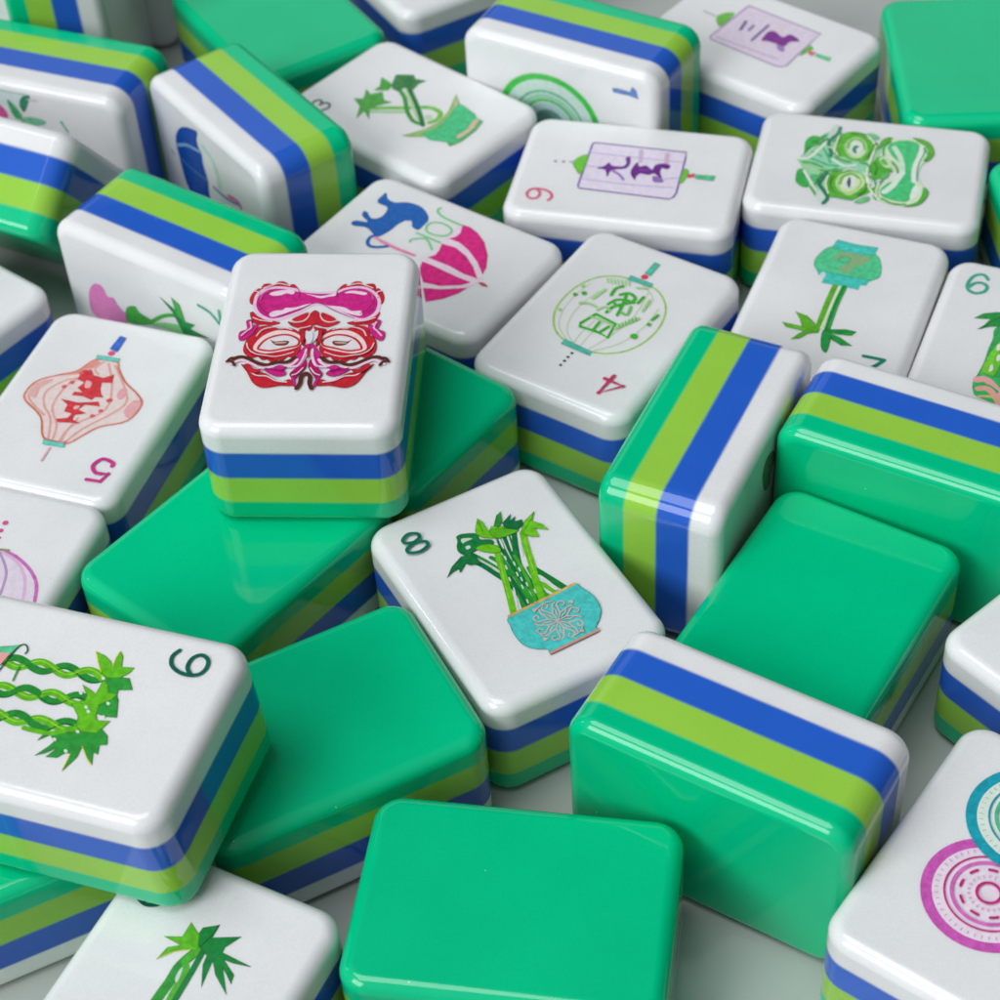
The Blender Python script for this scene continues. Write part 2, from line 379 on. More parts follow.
ART={
'R':[
('C',(160,204,100),0.26,[5.62,3.42,6.44,1.5,6.69,-0.77,6.38,-3.4,5.38,-5.62,4.16,-6.81,2.81,-7.42,1.25,-7.66,-1.23,-7.77,-3.15,-7.02,-4.86,-5.33,-5.8,-3.17,-6.14,-0.79,-5.82,1.81,-4.81,3.93,-3.22,5.4,-1.55,6.06,0.52,6.25,2.76,5.85,4.4,4.92],0),
('S',(196,212,168),0.14,[2.15,5.81,4.3,4.23,5.38,2.01,5.75,-0.99,5.33,-4.49],0),
('S',(196,212,168),0.14,[1.32,5.79,2.87,4.66,3.87,2.72,4.23,-0.26,3.64,-3.83],0),
('S',(196,212,168),0.14,[1.25,5.91,1.47,3.86,1.22,1.19],0),
('S',(196,212,168),0.14,[0.34,5.69,0.4,3.55,0.12,0.56],0),
('S',(196,212,168),0.14,[-0.84,5.92,-1.92,2.21,-2.43,-2.17,-1.72,-6.58],0),
('S',(196,212,168),0.14,[-1.44,5.88,-3.52,3.14,-4.45,-0.51,-4.36,-4.56],0),
('S',(196,212,168),0.14,[1.49,-7.35,-0.37,-7.44,-2.9,-5.64,-2.93,-3.1],0),
('G',(84,186,166),0,[2.61,5.76,-1.49,6.1,-1.61,6.83,2.52,6.7],0),
('G',(84,186,166),0,[1.77,-8.25,-1.41,-8.2,-1.54,-7.46,1.79,-7.42],0),
('G',(84,190,165),0,[0.48,-11.91,-0.33,-11.84,-0.36,-9.34,0.51,-9.44],0),
('D',(226,66,84),0.47,[0.16,-8.84],0),
('D',(82,40,92),0.2,[0.48,7.49],0),
('D',(82,40,92),0.2,[0.53,8.31],0),
('D',(82,40,92),0.2,[0.52,9.1],0),
('D',(82,40,92),0.2,[0.54,9.93],0),
('K',(62,178,46),0.42,[1.58,0.07,-1.27,0.45,-1.73,3,-0.16,2.76,2.2,2.96,2.43,2.37,1.7,0.05],0),
('K',(62,178,46),0.4,[0.57,1.14,0.49,2.66],0),
('K',(62,178,46),0.42,[-0.83,1.27,-0.46,2.49],0),
('S',(165,212,140),0.3,[2.11,0.76,0.44,0.74,-1.08,0.82],0),
('S',(62,178,46),0.45,[1.91,-3.85,2.07,-5.12,1.52,-5.96],0),
('S',(62,178,46),0.45,[1.02,-4.42,0.22,-5.21,-0.9,-4.82,-0.89,-3.78],0),
('S',(62,178,46),0.4,[1.39,-2.21,0.87,-3.47,-0.5,-4.01],0),
('S',(62,178,46),0.45,[0.75,-0.82,0.63,-2.01,-0.18,-3.12,-1.17,-4.01],0),
('S',(62,178,46),0.4,[-0.63,-0.98,-0.18,-3.12,0.33,-4.76],0),
('S',(110,190,95),0.4,[-0.73,-1.67,-1.64,-1.66,-1.28,-3.11],0),
('S',(165,212,140),0.35,[1.91,-0.63,1.44,-1.61,0.55,-1.25],0),
('S',(62,178,46),0.35,[0.98,-2.77,-0.16,-2.46],0),
('S',(165,212,140),0.45,[3.51,-2.21,3.08,-4.31],0),
('K',(165,212,140),0.5,[-1.69,1.15,-2.16,0.19,-3.16,-1.71],0),
('S',(165,212,140),0.35,[-2.93,-3.16,-2.61,-5.32],0),
('K',(62,178,46),0.38,[-1.65,-4.12,-1.67,-5.45],0),
('K',(165,212,140),0.2,[3.95,-6.27,3.43,-5.59],0),
('K',(165,212,140),0.2,[3.52,-6.42,3,-5.73],0),
('K',(165,212,140),0.2,[3.09,-6.57,2.57,-5.88],0),
('K',(165,212,140),0.2,[2.67,-6.71,2.15,-6.02],0),
('K',(165,212,140),0.2,[2.24,-6.86,1.72,-6.17],0),
('K',(165,212,140),0.2,[1.82,-7,1.3,-6.31],0),
('K',(165,212,140),0.2,[1.39,-7.15,0.88,-6.46],0),
('K',(110,190,95),0.18,[-1.66,0.32,-2.1,0.85],0),
('K',(110,190,95),0.18,[-1.87,-0.08,-2.32,0.45],0),
('K',(110,190,95),0.18,[-2.09,-0.49,-2.53,0.04],0),
('K',(110,190,95),0.18,[-2.3,-0.9,-2.75,-0.37],0),
('K',(110,190,95),0.18,[-2.52,-1.31,-2.96,-0.78],0),
('K',(110,190,95),0.18,[-2.74,-1.72,-3.18,-1.18],0),
('S',(165,212,140),0.3,[4.45,-0.61,3.46,-1.08,2.35,-1.02],0),
('S',(165,212,140),0.3,[-0.1,-6.46,-1.28,-6.98],0),
('D',(62,178,46),0.28,[5.76,-1.7],0),
('D',(62,178,46),0.28,[-4.83,-1.35],0),
('D',(62,178,46),0.34,[4.93,-2.44],0),
('D',(62,178,46),0.46,[-4.35,1.36],0),
('S',(62,178,46),0.35,[-4.72,-2.23,-4.9,-3.35],0),
('D',(165,212,140),0.25,[5.89,1.6],0),
('D',(165,212,140),0.25,[5.83,-3.55],0),
('D',(165,212,140),0.25,[4.29,-0.7],0),
('K',(200,55,100),0.5,[-5.91,8.5,-5.83,11.89,-7.74,9.52,-5.22,9.44],1)],
'EIGHT':[
('S',(22,112,62),0.62,[-3.37,5.42,-2.09,3.92,-1.33,1.89,-0.73,-0.03,-0.53,-2.25,-0.99,-4.19],0),
('S',(42,145,55),0.5,[-2.08,5.5,-1.23,3.6,-0.56,1.42,-0.37,-1.23,-1.06,-4.14],0),
('S',(42,145,55),0.55,[1.47,6.27,0.97,3.65,0.68,0.67,0.08,-3.73],0),
('S',(22,112,62),0.55,[2.21,6.41,1.56,3.01,1.22,-0.22,0.96,-3.99],0),
('S',(22,112,62),0.6,[3.33,6.02,2.23,3.47,1.27,0.6,0.85,-3.09],0),
('S',(45,160,45),0.45,[0.93,2.81,1,1.62,0.76,0.06,0.16,-3.23],0),
('S',(25,122,55),0.75,[2.62,0.06,3.36,-1.94,4.1,-4.08],0),
('S',(106,190,32),0.55,[1.6,-1.02,2.33,-2.3,2.96,-4.08],0),
('S',(60,160,50),0.5,[1.17,-2.16,2.11,-4.13],0),
('S',(30,125,55),0.5,[2.47,5.81,1.95,3.35,1.5,1.03,1.24,-2.21,0.73,-3.85],0),
('S',(50,150,50),0.45,[0.39,3.72,0.26,1.78,0.29,-0.22,-0.45,-3.96],0),
('S',(22,112,62),0.45,[-0.05,1.97,-0.21,-0.2,-0.37,-2.35,-0.51,-4.06],0),
('S',(70,165,50),0.4,[1.71,2.91,1.5,1.03,1.18,-1.04,0.5,-3.71],0),
('S',(22,112,62),0.42,[1.24,5.67,1.01,4.21,0.73,1.5,0.63,-1.28],0),
('S',(40,140,60),0.5,[-0.59,4.02,-0.16,2.9,0.1,0.74],0),
('S',(60,160,45),0.45,[2.12,0.65,1.91,-1.21,1.77,-3.64],0),
('S',(106,190,32),0.7,[0.59,5.05,-0.13,2.88,-0.91,0.22,-1.65,-2.13,-2.36,-4.24],0),
('S',(140,205,60),0.15,[0.23,3.81,-0.76,0.98,-1.75,-2.07],0),
('S',(106,190,32),0.75,[4.09,5.41,3.32,3.1,2.57,0.52,1.71,-1.93,1.17,-3.98],0),
('S',(140,205,60),0.15,[3.81,4.55,2.88,1.63,2.32,-0.32],0),
('F',(205,218,205),0,[0.69,3.48,0.81,3.32,0.68,2.82,0.55,2.92],0),
('F',(205,218,205),0,[1.12,2.26,1.25,2.1,1.12,1.61,0.99,1.71],0),
('F',(205,218,205),0,[1.19,1.25,1.31,1.09,1.18,0.6,1.05,0.7],0),
('F',(205,218,205),0,[0.12,2.24,0.24,2.08,0.11,1.59,-0.02,1.69],0),
('F',(205,218,205),0,[0.66,0.77,0.78,0.62,0.65,0.12,0.52,0.23],0),
('F',(205,218,205),0,[0.69,-0.1,0.81,-0.26,0.68,-0.74,0.56,-0.64],0),
('F',(205,218,205),0,[-0.39,0.56,-0.27,0.4,-0.4,-0.09,-0.53,0.02],0),
('F',(205,218,205),0,[0.24,-1.1,0.36,-1.25,0.23,-1.74,0.11,-1.63],0),
('F',(205,218,205),0,[0.83,-1.03,0.95,-1.19,0.82,-1.67,0.7,-1.57],0),
('F',(205,218,205),0,[-0.29,-3.15,-0.17,-3.3,-0.29,-3.78,-0.42,-3.68],0),
('F',(205,218,205),0,[1.1,-2.32,1.22,-2.47,1.09,-2.95,0.97,-2.85],0),
('F',(214,220,216),0,[-1.98,4.72,-1.24,2.83,-0.87,1.61,-0.81,2.09,-1.51,3.86],0),
('F',(214,220,216),0,[2.34,5.88,2.5,5.79,1.97,3.91,1.76,3.75],0),
('F',(214,220,216),0,[3.34,5.28,3.61,5.2,2.61,2.65,2.44,2.61],0),
('F',(214,220,216),0,[1.36,5.89,1.54,5.64,1.22,4.37,1.14,4.71],0),
('F',(214,220,216),0,[2.4,-1.08,2.77,-1.16,3.32,-3.46,2.92,-3.5],0),
('F',(214,220,216),0,[-0.79,-1.26,-0.67,-1.47,-1.68,-4.04,-1.85,-4.08],0),
('F',(28,125,62),0,[-2.38,8.55,-1.67,8.62,-0.3,7.85,-0.42,6.97,0.62,6.26,0.52,5.61,-0.52,6.07,-1.67,5.69,-2.92,5.87,-3.13,6.96,-2.54,7.97],0),
('F',(205,215,205),0,[-2.1,8,-1.47,7.82,-1.04,7.44,-1.89,7.43,-2.31,7.33],0),
('F',(205,215,205),0,[-2.24,6.76,-1.8,6.73,-1.82,6.37,-2.27,6.31],0),
('S',(25,115,62),0.35,[-2.42,7.4,-3.07,6.68,-2.76,5.77],0),
('G',(106,190,32),0,[-0.2,8.32,0.86,9.82,1.06,8.95,0.96,7.46,1.59,7.97,2.82,7.22,3.88,5.99,2.5,6.23,1.34,6.05,-0.03,7,-0.33,7.8],0),
('F',(90,175,35),0,[1.04,7.42,1.85,7.37,3.87,6.05,2.47,5.81,1.21,6.19],0),
('F',(106,190,32),0,[-1.36,5.99,-0.01,5.87,0.8,4.86,0.55,4.14,-0.73,4.92],0),
('G',(25,118,62),0,[-3.3,5.73,-1.94,5.36,-2,3.72,-3.02,4.12,-3.38,4.62,-4.46,3.73,-4.37,4.36,-5.24,4.2,-5.98,3.8,-4.88,4.89],0),
('G',(45,145,55),0,[1.87,7.86,2.82,9.07,3.5,9.41,2.94,8.04,2.17,7.38],0),
('G',(22,112,62),0,[2.85,7.74,4.27,8.49,3.67,7.6,4.55,7.96,4.05,7.3,4.9,7.15,4.74,6.41,3.69,6.1,2.73,7.04],0),
('G',(110,195,38),0,[3.95,5.59,5.06,6.75,6.65,7.49,5.75,6.39,6.45,5.37,6.68,4.28,5.48,5.3,5.28,3.89,4.61,4.36,4.13,5],0),
('S',(70,160,30),0.12,[4.19,5.5,5.57,6.44,6.62,7.45],0),
('S',(70,160,30),0.12,[0.73,9.39,0.41,7.8],0),
('F',(76,196,192),0,[-2.93,-4.39,1.03,-4.22,4.99,-4,5.47,-4.76,5.93,-6.16,5.94,-7.55,5.56,-8.69,4.76,-9.62,4.04,-10.21,3.9,-10.8,1.28,-10.91,-1.57,-10.97,-1.73,-10.26,-2.79,-9.57,-3.56,-8.45,-3.7,-6.89,-3.48,-5.55],0),
('H',(76,196,192),0,[-2.93,-4.39,4.99,-4,4.53,-5.31,3.87,-10.81,-1.55,-11,-2.65,-6.45],0),
('S',(214,168,96),0.3,[-3,-4.34,-2.27,-4.29,1.07,-4.16,3.17,-4.07,5.15,-3.95],0),
('S',(205,150,135),0.38,[-1.7,-10.91,1.11,-10.86,4.02,-10.79],0),
('S',(120,90,80),0.1,[-1.8,-11.09,1,-11.03,3.97,-10.95],0),
('K',(214,178,170),0.13,[1.09,-7.57,1.97,-8.39],0),
('S',(214,178,170),0.15,[1.87,-8.3,2.51,-8.39,3.11,-8.57,3.09,-9.24,2.64,-9.26,2.64,-8.87],0),
('S',(214,178,170),0.15,[1.87,-8.3,2,-8.9,2.16,-9.44,2.06,-9.85],0),
('S',(214,178,170),0.12,[1.37,-8.19,1.65,-8.8,1.92,-9.02],0),
('K',(214,178,170),0.13,[1.09,-7.57,1.14,-8.8],0),
('S',(214,178,170),0.15,[1.14,-8.66,1.52,-9.2,1.81,-9.76,1.34,-10.22,1.01,-9.91,1.28,-9.63],0),
('S',(214,178,170),0.15,[1.14,-8.66,0.82,-9.19,0.56,-9.69,0.21,-9.92],0),
('S',(214,178,170),0.12,[0.87,-8.22,0.65,-8.87,0.68,-9.22],0),
('K',(214,178,170),0.13,[1.09,-7.57,0.29,-8.49],0),
('S',(214,178,170),0.15,[0.38,-8.39,0.28,-9.05,0.1,-9.66,-0.55,-9.66,-0.56,-9.2,-0.18,-9.19],0),
('S',(214,178,170),0.15,[0.38,-8.39,-0.2,-8.54,-0.72,-8.71,-1.13,-8.62],0),
('S',(214,178,170),0.12,[0.49,-7.87,-0.1,-8.18,-0.32,-8.46],0),
('K',(214,178,170),0.13,[1.09,-7.57,-0.1,-7.65],0),
('S',(214,178,170),0.15,[0.04,-7.64,-0.49,-8.05,-1.03,-8.35,-1.48,-7.87,-1.18,-7.53,-0.9,-7.81],0),
('S',(214,178,170),0.15,[0.04,-7.64,-0.47,-7.32,-0.95,-7.06,-1.17,-6.69],0),
('S',(214,178,170),0.12,[0.47,-7.35,-0.15,-7.13,-0.49,-7.17],0),
('K',(214,178,170),0.13,[1.09,-7.57,0.21,-6.75],0),
('S',(214,178,170),0.15,[0.31,-6.85,-0.33,-6.75,-0.92,-6.57,-0.91,-5.89,-0.46,-5.87,-0.46,-6.27],0),
('S',(214,178,170),0.15,[0.31,-6.85,0.18,-6.24,0.02,-5.69,0.11,-5.26],0),
('S',(214,178,170),0.12,[0.81,-6.96,0.53,-6.34,0.26,-6.12],0),
('K',(214,178,170),0.13,[1.09,-7.57,1.04,-6.33],0),
('S',(214,178,170),0.15,[1.04,-6.47,0.66,-5.93,0.37,-5.36,0.84,-4.88,1.17,-5.19,0.9,-5.49],0),
('S',(214,178,170),0.15,[1.04,-6.47,1.37,-5.94,1.63,-5.42,1.99,-5.19],0),
('S',(214,178,170),0.12,[1.32,-6.92,1.54,-6.27,1.51,-5.91],0),
('K',(214,178,170),0.13,[1.09,-7.57,1.9,-6.64],0),
('S',(214,178,170),0.15,[1.81,-6.74,1.91,-6.07,2.1,-5.45,2.76,-5.45,2.77,-5.92,2.38,-5.93],0),
('S',(214,178,170),0.15,[1.81,-6.74,2.4,-6.6,2.93,-6.42,3.34,-6.51],0),
('S',(214,178,170),0.12,[1.69,-7.27,2.29,-6.96,2.51,-6.68],0),
('K',(214,178,170),0.13,[1.09,-7.57,2.28,-7.49],0),
('S',(214,178,170),0.15,[2.15,-7.5,2.68,-7.09,3.23,-6.78,3.68,-7.27,3.37,-7.61,3.1,-7.33],0),
('S',(214,178,170),0.15,[2.15,-7.5,2.66,-7.83,3.14,-8.09,3.36,-8.45],0),
('S',(214,178,170),0.12,[1.71,-7.79,2.34,-8.01,2.68,-7.97],0),
('F',(214,178,170),0,[2.64,-9.75,2.21,-10.08,2.64,-10.27],0),
('F',(214,178,170),0,[-1.03,-9.22,-1.34,-8.78,-1.53,-9.22],0),
('F',(214,178,170),0,[-0.48,-5.38,-0.04,-5.03,-0.47,-4.84],0),
('F',(214,178,170),0,[3.25,-5.9,3.56,-6.35,3.76,-5.9],0),
('S',(214,178,170),0.12,[-0.16,-5.16,0.85,-4.77,1.89,-4.97],0),
('S',(214,178,170),0.12,[2.85,-9.57,2.21,-10.08,1.43,-10.26],0),
('S',(214,178,170),0.12,[-1.33,-8.68,-1.54,-7.63],0),
('S',(18,108,84),0.42,[-6.75,10.1,-7.58,10.45,-7.64,11.04,-6.75,11.51,-5.87,11.04,-5.93,10.45,-6.75,10.1,-7.82,9.63,-7.88,8.98,-6.75,8.56,-5.63,8.98,-5.69,9.63,-6.75,10.1],1)],
'N':[
('G',(70,200,186),0,[3,-11.41,0.51,-11.21,-2.18,-11.42,-2.04,-10.32,-3.3,-8.32,-3.67,-6.53,-3.4,-5.55,-2.64,-4.74,-2.5,-3.92,-1.79,-3.85,-1.87,-2.89,-0.1,-2.94,2.69,-2.82,2.57,-4.09,3.08,-4.68,3.39,-4.1,3.71,-4.75,4.52,-6.04,4.45,-7.77,3.31,-9.72],0),
('F',(84,200,142),0,[3.34,-9.85,0.33,-9.17,-2.18,-9.99,-3.29,-8.31,-3.68,-6.2,-3.11,-5.31,-1.13,-4.94,2.72,-4.99,3.76,-4.93,4.51,-6.04,4.45,-7.77],0),
('F',(138,178,128),0,[2.65,-7.64,2.08,-9.11,0.42,-9.51,-1.76,-9.09,-1.13,-7.6,-0.35,-6.93,0.09,-5.6,1.52,-6.03,0.55,-7.34,1.28,-8.09],0),
('F',(95,195,140),0,[1.93,-7.88,1.4,-8.54,0.55,-8.33,0.75,-7.41,1.43,-7.33],0),
('F',(200,222,220),0,[3.28,-4.47,2.97,-4.91,2.57,-4.42,2.67,-3.83,3.03,-3.86],0),
('S',(95,172,46),0.68,[0.97,-2.72,1.03,0.58,0.9,6.04],0),
('S',(214,235,188),0.3,[0.33,-2.8,0.42,0.93,0.49,5.37],0),
('S',(30,140,60),0.7,[-0.13,-2.81,-0.05,0.77,-0.23,5.53],0),
('S',(80,180,90),0.12,[-0.32,-2.74,-0.25,0.84,-0.34,4.96],0),
('G',(100,180,45),0,[0.68,6.23,1.49,4.64,2.67,3.69,4.23,3.35,3.38,4.38,2.64,5.82],0),
('G',(100,180,45),0,[0.92,5.96,2.87,5.71,5.21,5.69,4.49,6.35,2.5,6.43],0),
('G',(90,170,45),0,[0.76,6.25,2,6.06,2.79,7.19,3.36,8.38,2.43,7.86,1.72,6.76],0),
('F',(40,150,70),0,[0.19,5.67,-0.31,8.39,-1.1,9.32,-1.19,8.09,-0.79,5.87],0),
('G',(35,150,62),0,[-0.39,5.29,-2.29,4.66,-3.61,4.67,-3.2,5.52,-1.58,5.79,-0.72,5.76],0),
('G',(35,150,62),0,[-0.64,5.79,-2.05,6.29,-3.72,7.25,-2.55,7.54,-1.2,6.91],0),
('K',(22,132,102),0.5,[-5.46,8.53,-7.89,8.49],1),
('S',(22,132,102),0.5,[-7.89,8.49,-7.27,9.62,-6.55,10.67,-7.15,11.74,-8.15,11.15],1)],
'O':[
('S',(68,166,140),0.48,[-5.85,11.41,-6.52,12.13,-7.51,11.67,-7.96,10.15,-7.72,8.9,-6.76,8.46,-5.81,9.05,-5.64,10.05,-6.34,10.55,-7.18,10.27,-7.66,9.36],1),
('S',(60,165,90),1.1,[-1.77,3.86,-2.58,2.73,-2.39,1.11,-2.47,-0.87,-2.43,-3.34,-2.67,-5.73],0),
('S',(125,208,62),1,[-1.09,2.4,-1.88,-0.39,-2.33,-3.03,-2.45,-5.52],0),
('S',(110,198,60),0.9,[-0.85,-0.31,-1.59,-1.67,-1.46,-3.82,-1.7,-5.8],0),
('S',(60,165,80),0.8,[-0.88,3.03,-1.06,-0.93,-0.76,-3.03,-1.06,-5.57],0),
('F',(228,228,218),0,[-2.08,-0.82,-2.18,0.15,-1.89,0.36,-1.72,-0.53],0),
('F',(228,228,218),0,[-1.68,-2.61,-1.77,-1.65,-1.48,-1.44,-1.32,-2.32],0),
('F',(228,228,218),0,[-2.08,-4.66,-2.17,-3.71,-1.89,-3.5,-1.73,-4.37],0),
('G',(45,150,70),0,[-5.83,3.91,-4.91,5.12,-3.46,5.85,-1.58,6.21,-1.11,4.08,-3.71,3.02,-5.04,2.08,-4.35,3.11,-3.99,4.37,-5.03,4.1],0),
('S',(30,110,60),0.15,[-4.61,2.31,-3.87,3.7,-3,5.14],0),
('F',(60,190,102),0,[-3.34,-7.17,-3.23,-5.92,-2.53,-5.19,-1.78,-5.42,-0.62,-5.42,3.42,-5.62,4.21,-9.3,0.95,-9.92,-2.28,-9.26,-2.94,-8.64],0),
('S',(240,172,172),0.95,[-3.05,-6.54,-2.13,-6.16,-0.88,-7.12,0.79,-9.19],0),
('S',(60,180,100),0.6,[-2.64,-7.73,-1.73,-7.15,-0.55,-7.8],0),
('S',(240,172,160),0.8,[-2.55,-7.97,-1.63,-7.6,-0.68,-8.38,0.21,-9.65],0),
('S',(225,190,135),0.4,[-2.2,-9.23,-1.01,-8.81,-0.27,-9.03],0)],
'P':[
('F',(158,212,160),0,[0.13,9.28,0.63,8.42,4.07,7.01,6.08,5.81,7.62,5.28,7.04,4.47,4.82,4.81,6.48,3.56,6.49,1.46,5.02,-0.38,4.12,-1.31,-1.63,-0.34,-4.93,-0.93,-6.43,-0.1,-7.02,2.25,-7.22,4.25,-8.81,4.75,-8.1,5.45,-5.67,6.91,-2.43,7.98],0),
('F',(60,180,75),0,[1.25,8.5,3.78,8.65,5.13,8.1,5.3,7.18,4.64,6.84,3.46,7.45,2.12,8,0.98,8.46,0.18,8.98],0),
('F',(60,175,80),0,[-4.3,8.79,-2.4,8.81,-2.11,8.13,-3.07,7.69,-4.35,7.16,-5.7,7.07,-5.81,7.71,-5.11,8.53],0),
('F',(110,200,145),0,[5.09,6.94,6.41,5.96,6.01,5.76,4.23,6.09,3.41,6.71,4.69,6.55],0),
('F',(150,215,175),0,[0.15,9.18,-0.01,7.7,1.47,6.66,2.86,5.8,2.28,5.1,0.94,4.72,0.17,3.17,0.76,1.8,0.67,0.35,-0.62,-0.22,-1.51,0.9,-1.02,2.4,-1.61,4.38,-1.59,5.21,-0.92,6.33,-0.63,7.62],0),
('S',(80,180,130),0.4,[0.44,7.56,-0.2,6.22,-0.7,5.12,-0.66,3.89],0),
('S',(80,185,130),0.35,[3.57,6.84,2.15,5.81,-0.14,4.89],0),
('S',(90,190,140),0.35,[1.85,7.54,1.03,6.18],0),
('S',(226,238,226),0.4,[0.15,9.18,0.4,7.76,2.72,6.62,4.64,5.83],0),
('S',(228,238,228),0.35,[0.6,4.67,-0.51,3.08,-0.09,1.69],0),
('S',(228,238,228),0.35,[-2.43,7.98,-4.63,6.85,-6.55,5.81],0),
('F',(80,190,130),0,[-3.13,7.06,-3.18,6.02,-4.5,6.09,-4.31,6.59],0),
('F',(205,218,205),0,[6.25,5.88,8.07,5.4,8.12,4.9,7.29,4.67,5.52,5.32,4.46,5.81],0),
('S',(60,135,110),0.5,[7.67,4.59,6.27,4.75,5,5.42,3.89,5.65,2,5.07,1.16,5.08],0),
('F',(205,222,212),0,[-6.84,5.89,-6.1,5.52,-6.98,4.79,-7.91,4.36,-9.04,4.72,-8.5,5.4],0),
('S',(45,125,98),0.55,[-2.43,5.1,-3.7,5.44,-4.94,5.68,-6.01,5.03,-7.49,4.28,-8.79,4.65],0),
('F',(95,185,55),0,[3.22,4.81,4.88,4.44,6.33,4,6.94,2.98,6.66,1.48,5.58,0.52,5,-0.63,3.61,-0.38,1.77,0.07,0.94,0.79,0.93,2.44,1.54,3.34,1.53,4.38],0),
('F',(205,230,185),0,[3.44,3.55,5.09,3.28,5.99,2.24,5.29,1.11,3.63,0.49,1.98,0.83,1.21,1.65,1.57,2.73],0),
('C',(140,200,110),0.16,[3.47,3.38,5.12,3.13,5.92,2.23,5.12,1.09,3.61,0.6,1.97,0.92,1.34,1.67,1.73,2.64],0),
('S',(105,185,70),0.3,[3.35,3.06,4.8,2.93,5.5,2.18,4.8,1.26,3.38,0.88],0),
('F',(222,230,222),0,[3.21,2.83,4.48,2.68,4.96,2.01,4.29,1.36,3.16,1.16,2.2,1.61,2.34,2.37],0),
('F',(60,150,120),0,[3.28,2.46,4,2.2,3.8,1.72,3.25,2.03,2.44,1.84,2.52,2.18],0),
('F',(95,185,55),0,[-4.98,4.96,-3.55,4.62,-2.53,4.67,-1.97,3.51,-1.99,2.07,-2.23,0.71,-3.36,-0.24,-5.13,-0.76,-6.1,-0.06,-7.4,1.19,-7.16,2.44,-7.34,4.03,-5.89,4.39],0),
('F',(208,230,170),0,[-4.4,3.65,-2.57,3.35,-1.79,1.89,-2.31,0.56,-3.81,0.01,-5.27,0.57,-6.59,1.7,-5.91,3],0),
('C',(140,200,110),0.18,[-4.52,3.35,-2.76,3.1,-1.96,1.87,-2.85,0.74,-4.35,0.56,-6.06,1.56,-6.09,2.67],0),
('S',(100,180,60),0.3,[-4.47,3.09,-2.89,2.86,-2.16,1.85,-2.88,0.9],0),
('F',(224,230,222),0,[-4.43,2.87,-3.12,2.63,-2.53,1.8,-3.19,1.11,-4.21,1.06,-5.24,1.71,-5.28,2.47],0),
('F',(50,110,85),0,[-3.46,2.22,-2.88,2.04,-3.73,1.83,-5.09,1.81,-4.31,2.19],0),
('F',(85,180,60),0,[-0.8,-0.14,1.19,-0.62,2.26,-1.32,1.42,-1.93,-0.14,-2.86,-0.78,-3.14,-1.1,-2.32,-2.49,-1.66,-2.63,-0.87,-1.59,-0.54],0),
('F',(200,230,170),0,[1.57,-1.15,2.16,-1.74,0.84,-2.55,-0.01,-2.85,0.11,-1.98],0),
('F',(120,200,110),0,[1.27,-1.43,1.69,-1.84,0.63,-2.37,0.52,-1.93],0),
('F',(100,190,100),0,[-2.49,-1.66,-1.34,-1.94,-1.12,-2.81,-2.34,-2.5],0),
('F',(212,234,196),0,[4.39,-1.2,5.97,-2.1,6.51,-3.95,6.63,-5.84,5.46,-6.82,3.47,-7.51,1.97,-6.93,0.5,-6.47,-1.56,-6.47,-3.44,-7.31,-5.9,-7.12,-7.38,-6.27,-7.67,-4.67,-7.35,-2.79,-6.19,-1.81,-4.81,-1.59,-3.62,-2.2,-2.14,-3.25,-0.49,-3.8,0.9,-2.91,2.37,-1.72],0),
('F',(75,200,125),0,[4.32,-2.03,5.7,-2.79,6.2,-4.39,5.72,-5.73,4.59,-5.92,2.45,-5.71,0.69,-5.59,-1.35,-5.7,-2.97,-6.22,-5.36,-6.02,-6.65,-5.56,-6.76,-4.17,-6.29,-2.71,-5.13,-2.09,-3.61,-2.64,-2.39,-3.77,-0.56,-4.38,1.4,-3.72,2.62,-2.76],0),
('S',(205,232,208),0.7,[4.39,-2.83,2.78,-3.63,1.13,-4.16,-0.39,-4.36],0),
('S',(222,238,222),0.8,[-5.24,-2.59,-3.8,-3.44,-1.82,-4.07,-0.73,-4.4],0),
('S',(228,238,228),0.8,[5.56,-6.42,3.98,-6.48,2.17,-6.09,0.05,-5.9,-2.31,-6.11],0),
('S',(80,165,130),0.2,[5.08,-6.68,3.68,-6.72,1.86,-6.33,-0.23,-6.22,-2.25,-6.42],0),
('F',(228,238,228),0,[-5.39,-5.87,-3.31,-6.17,-3.52,-6.88,-4.88,-6.82,-6.21,-6.11],0),
('F',(100,180,60),0,[6.9,-4.94,6.76,-6.2,5.9,-7.36,3.9,-7.96,2.21,-7.31,2.32,-6.95,3.79,-7.36,5.17,-6.81,6.2,-5.63],0),
('F',(85,180,60),0,[-3.43,-7.37,-4.32,-8.04,-6.06,-7.7,-7.28,-6.82,-7.74,-5.37,-6.69,-6.76,-5.12,-7.34],0),
('F',(100,180,60),0,[5.3,-0.93,6.39,-1.67,6.33,-2.35,4.68,-1.45,4.02,-1.12],0),
('F',(90,180,60),0,[-5.09,-1.01,-4.49,-1.49,-6.49,-1.97,-6.9,-1.57],0),
('F',(110,200,130),0,[-8.01,0.85,-7.16,0.21,-6.58,-0.77,-7.37,-0.82,-8.04,0.1],0),
('F',(120,200,140),0,[6.93,0.99,6.77,-0.17,5.98,-0.72,5.72,0.12],0),
('S',(226,238,215),0.3,[4.33,-0.46,0.74,-0.06,-2.37,-0.02,-4.97,-0.74,-7.05,-2.19],0),
('S',(82,178,84),0.28,[3.93,7.83,4.42,7.06,5.62,6.38],0),
('S',(82,178,84),0.28,[2.43,8.25,3.51,7.15,4.81,5.86],0),
('S',(82,178,84),0.28,[-0.77,8.42,-0.72,7.19,-1.36,5.86],0),
('S',(82,178,84),0.28,[-2.07,5.97,-2.06,4.94,-1.44,3.99],0),
('S',(82,178,84),0.28,[0.99,4.41,0.47,3.41,0.31,2.36],0),
('S',(82,178,84),0.28,[-1.95,4.34,-1.6,3.35,-1.49,2.34],0),
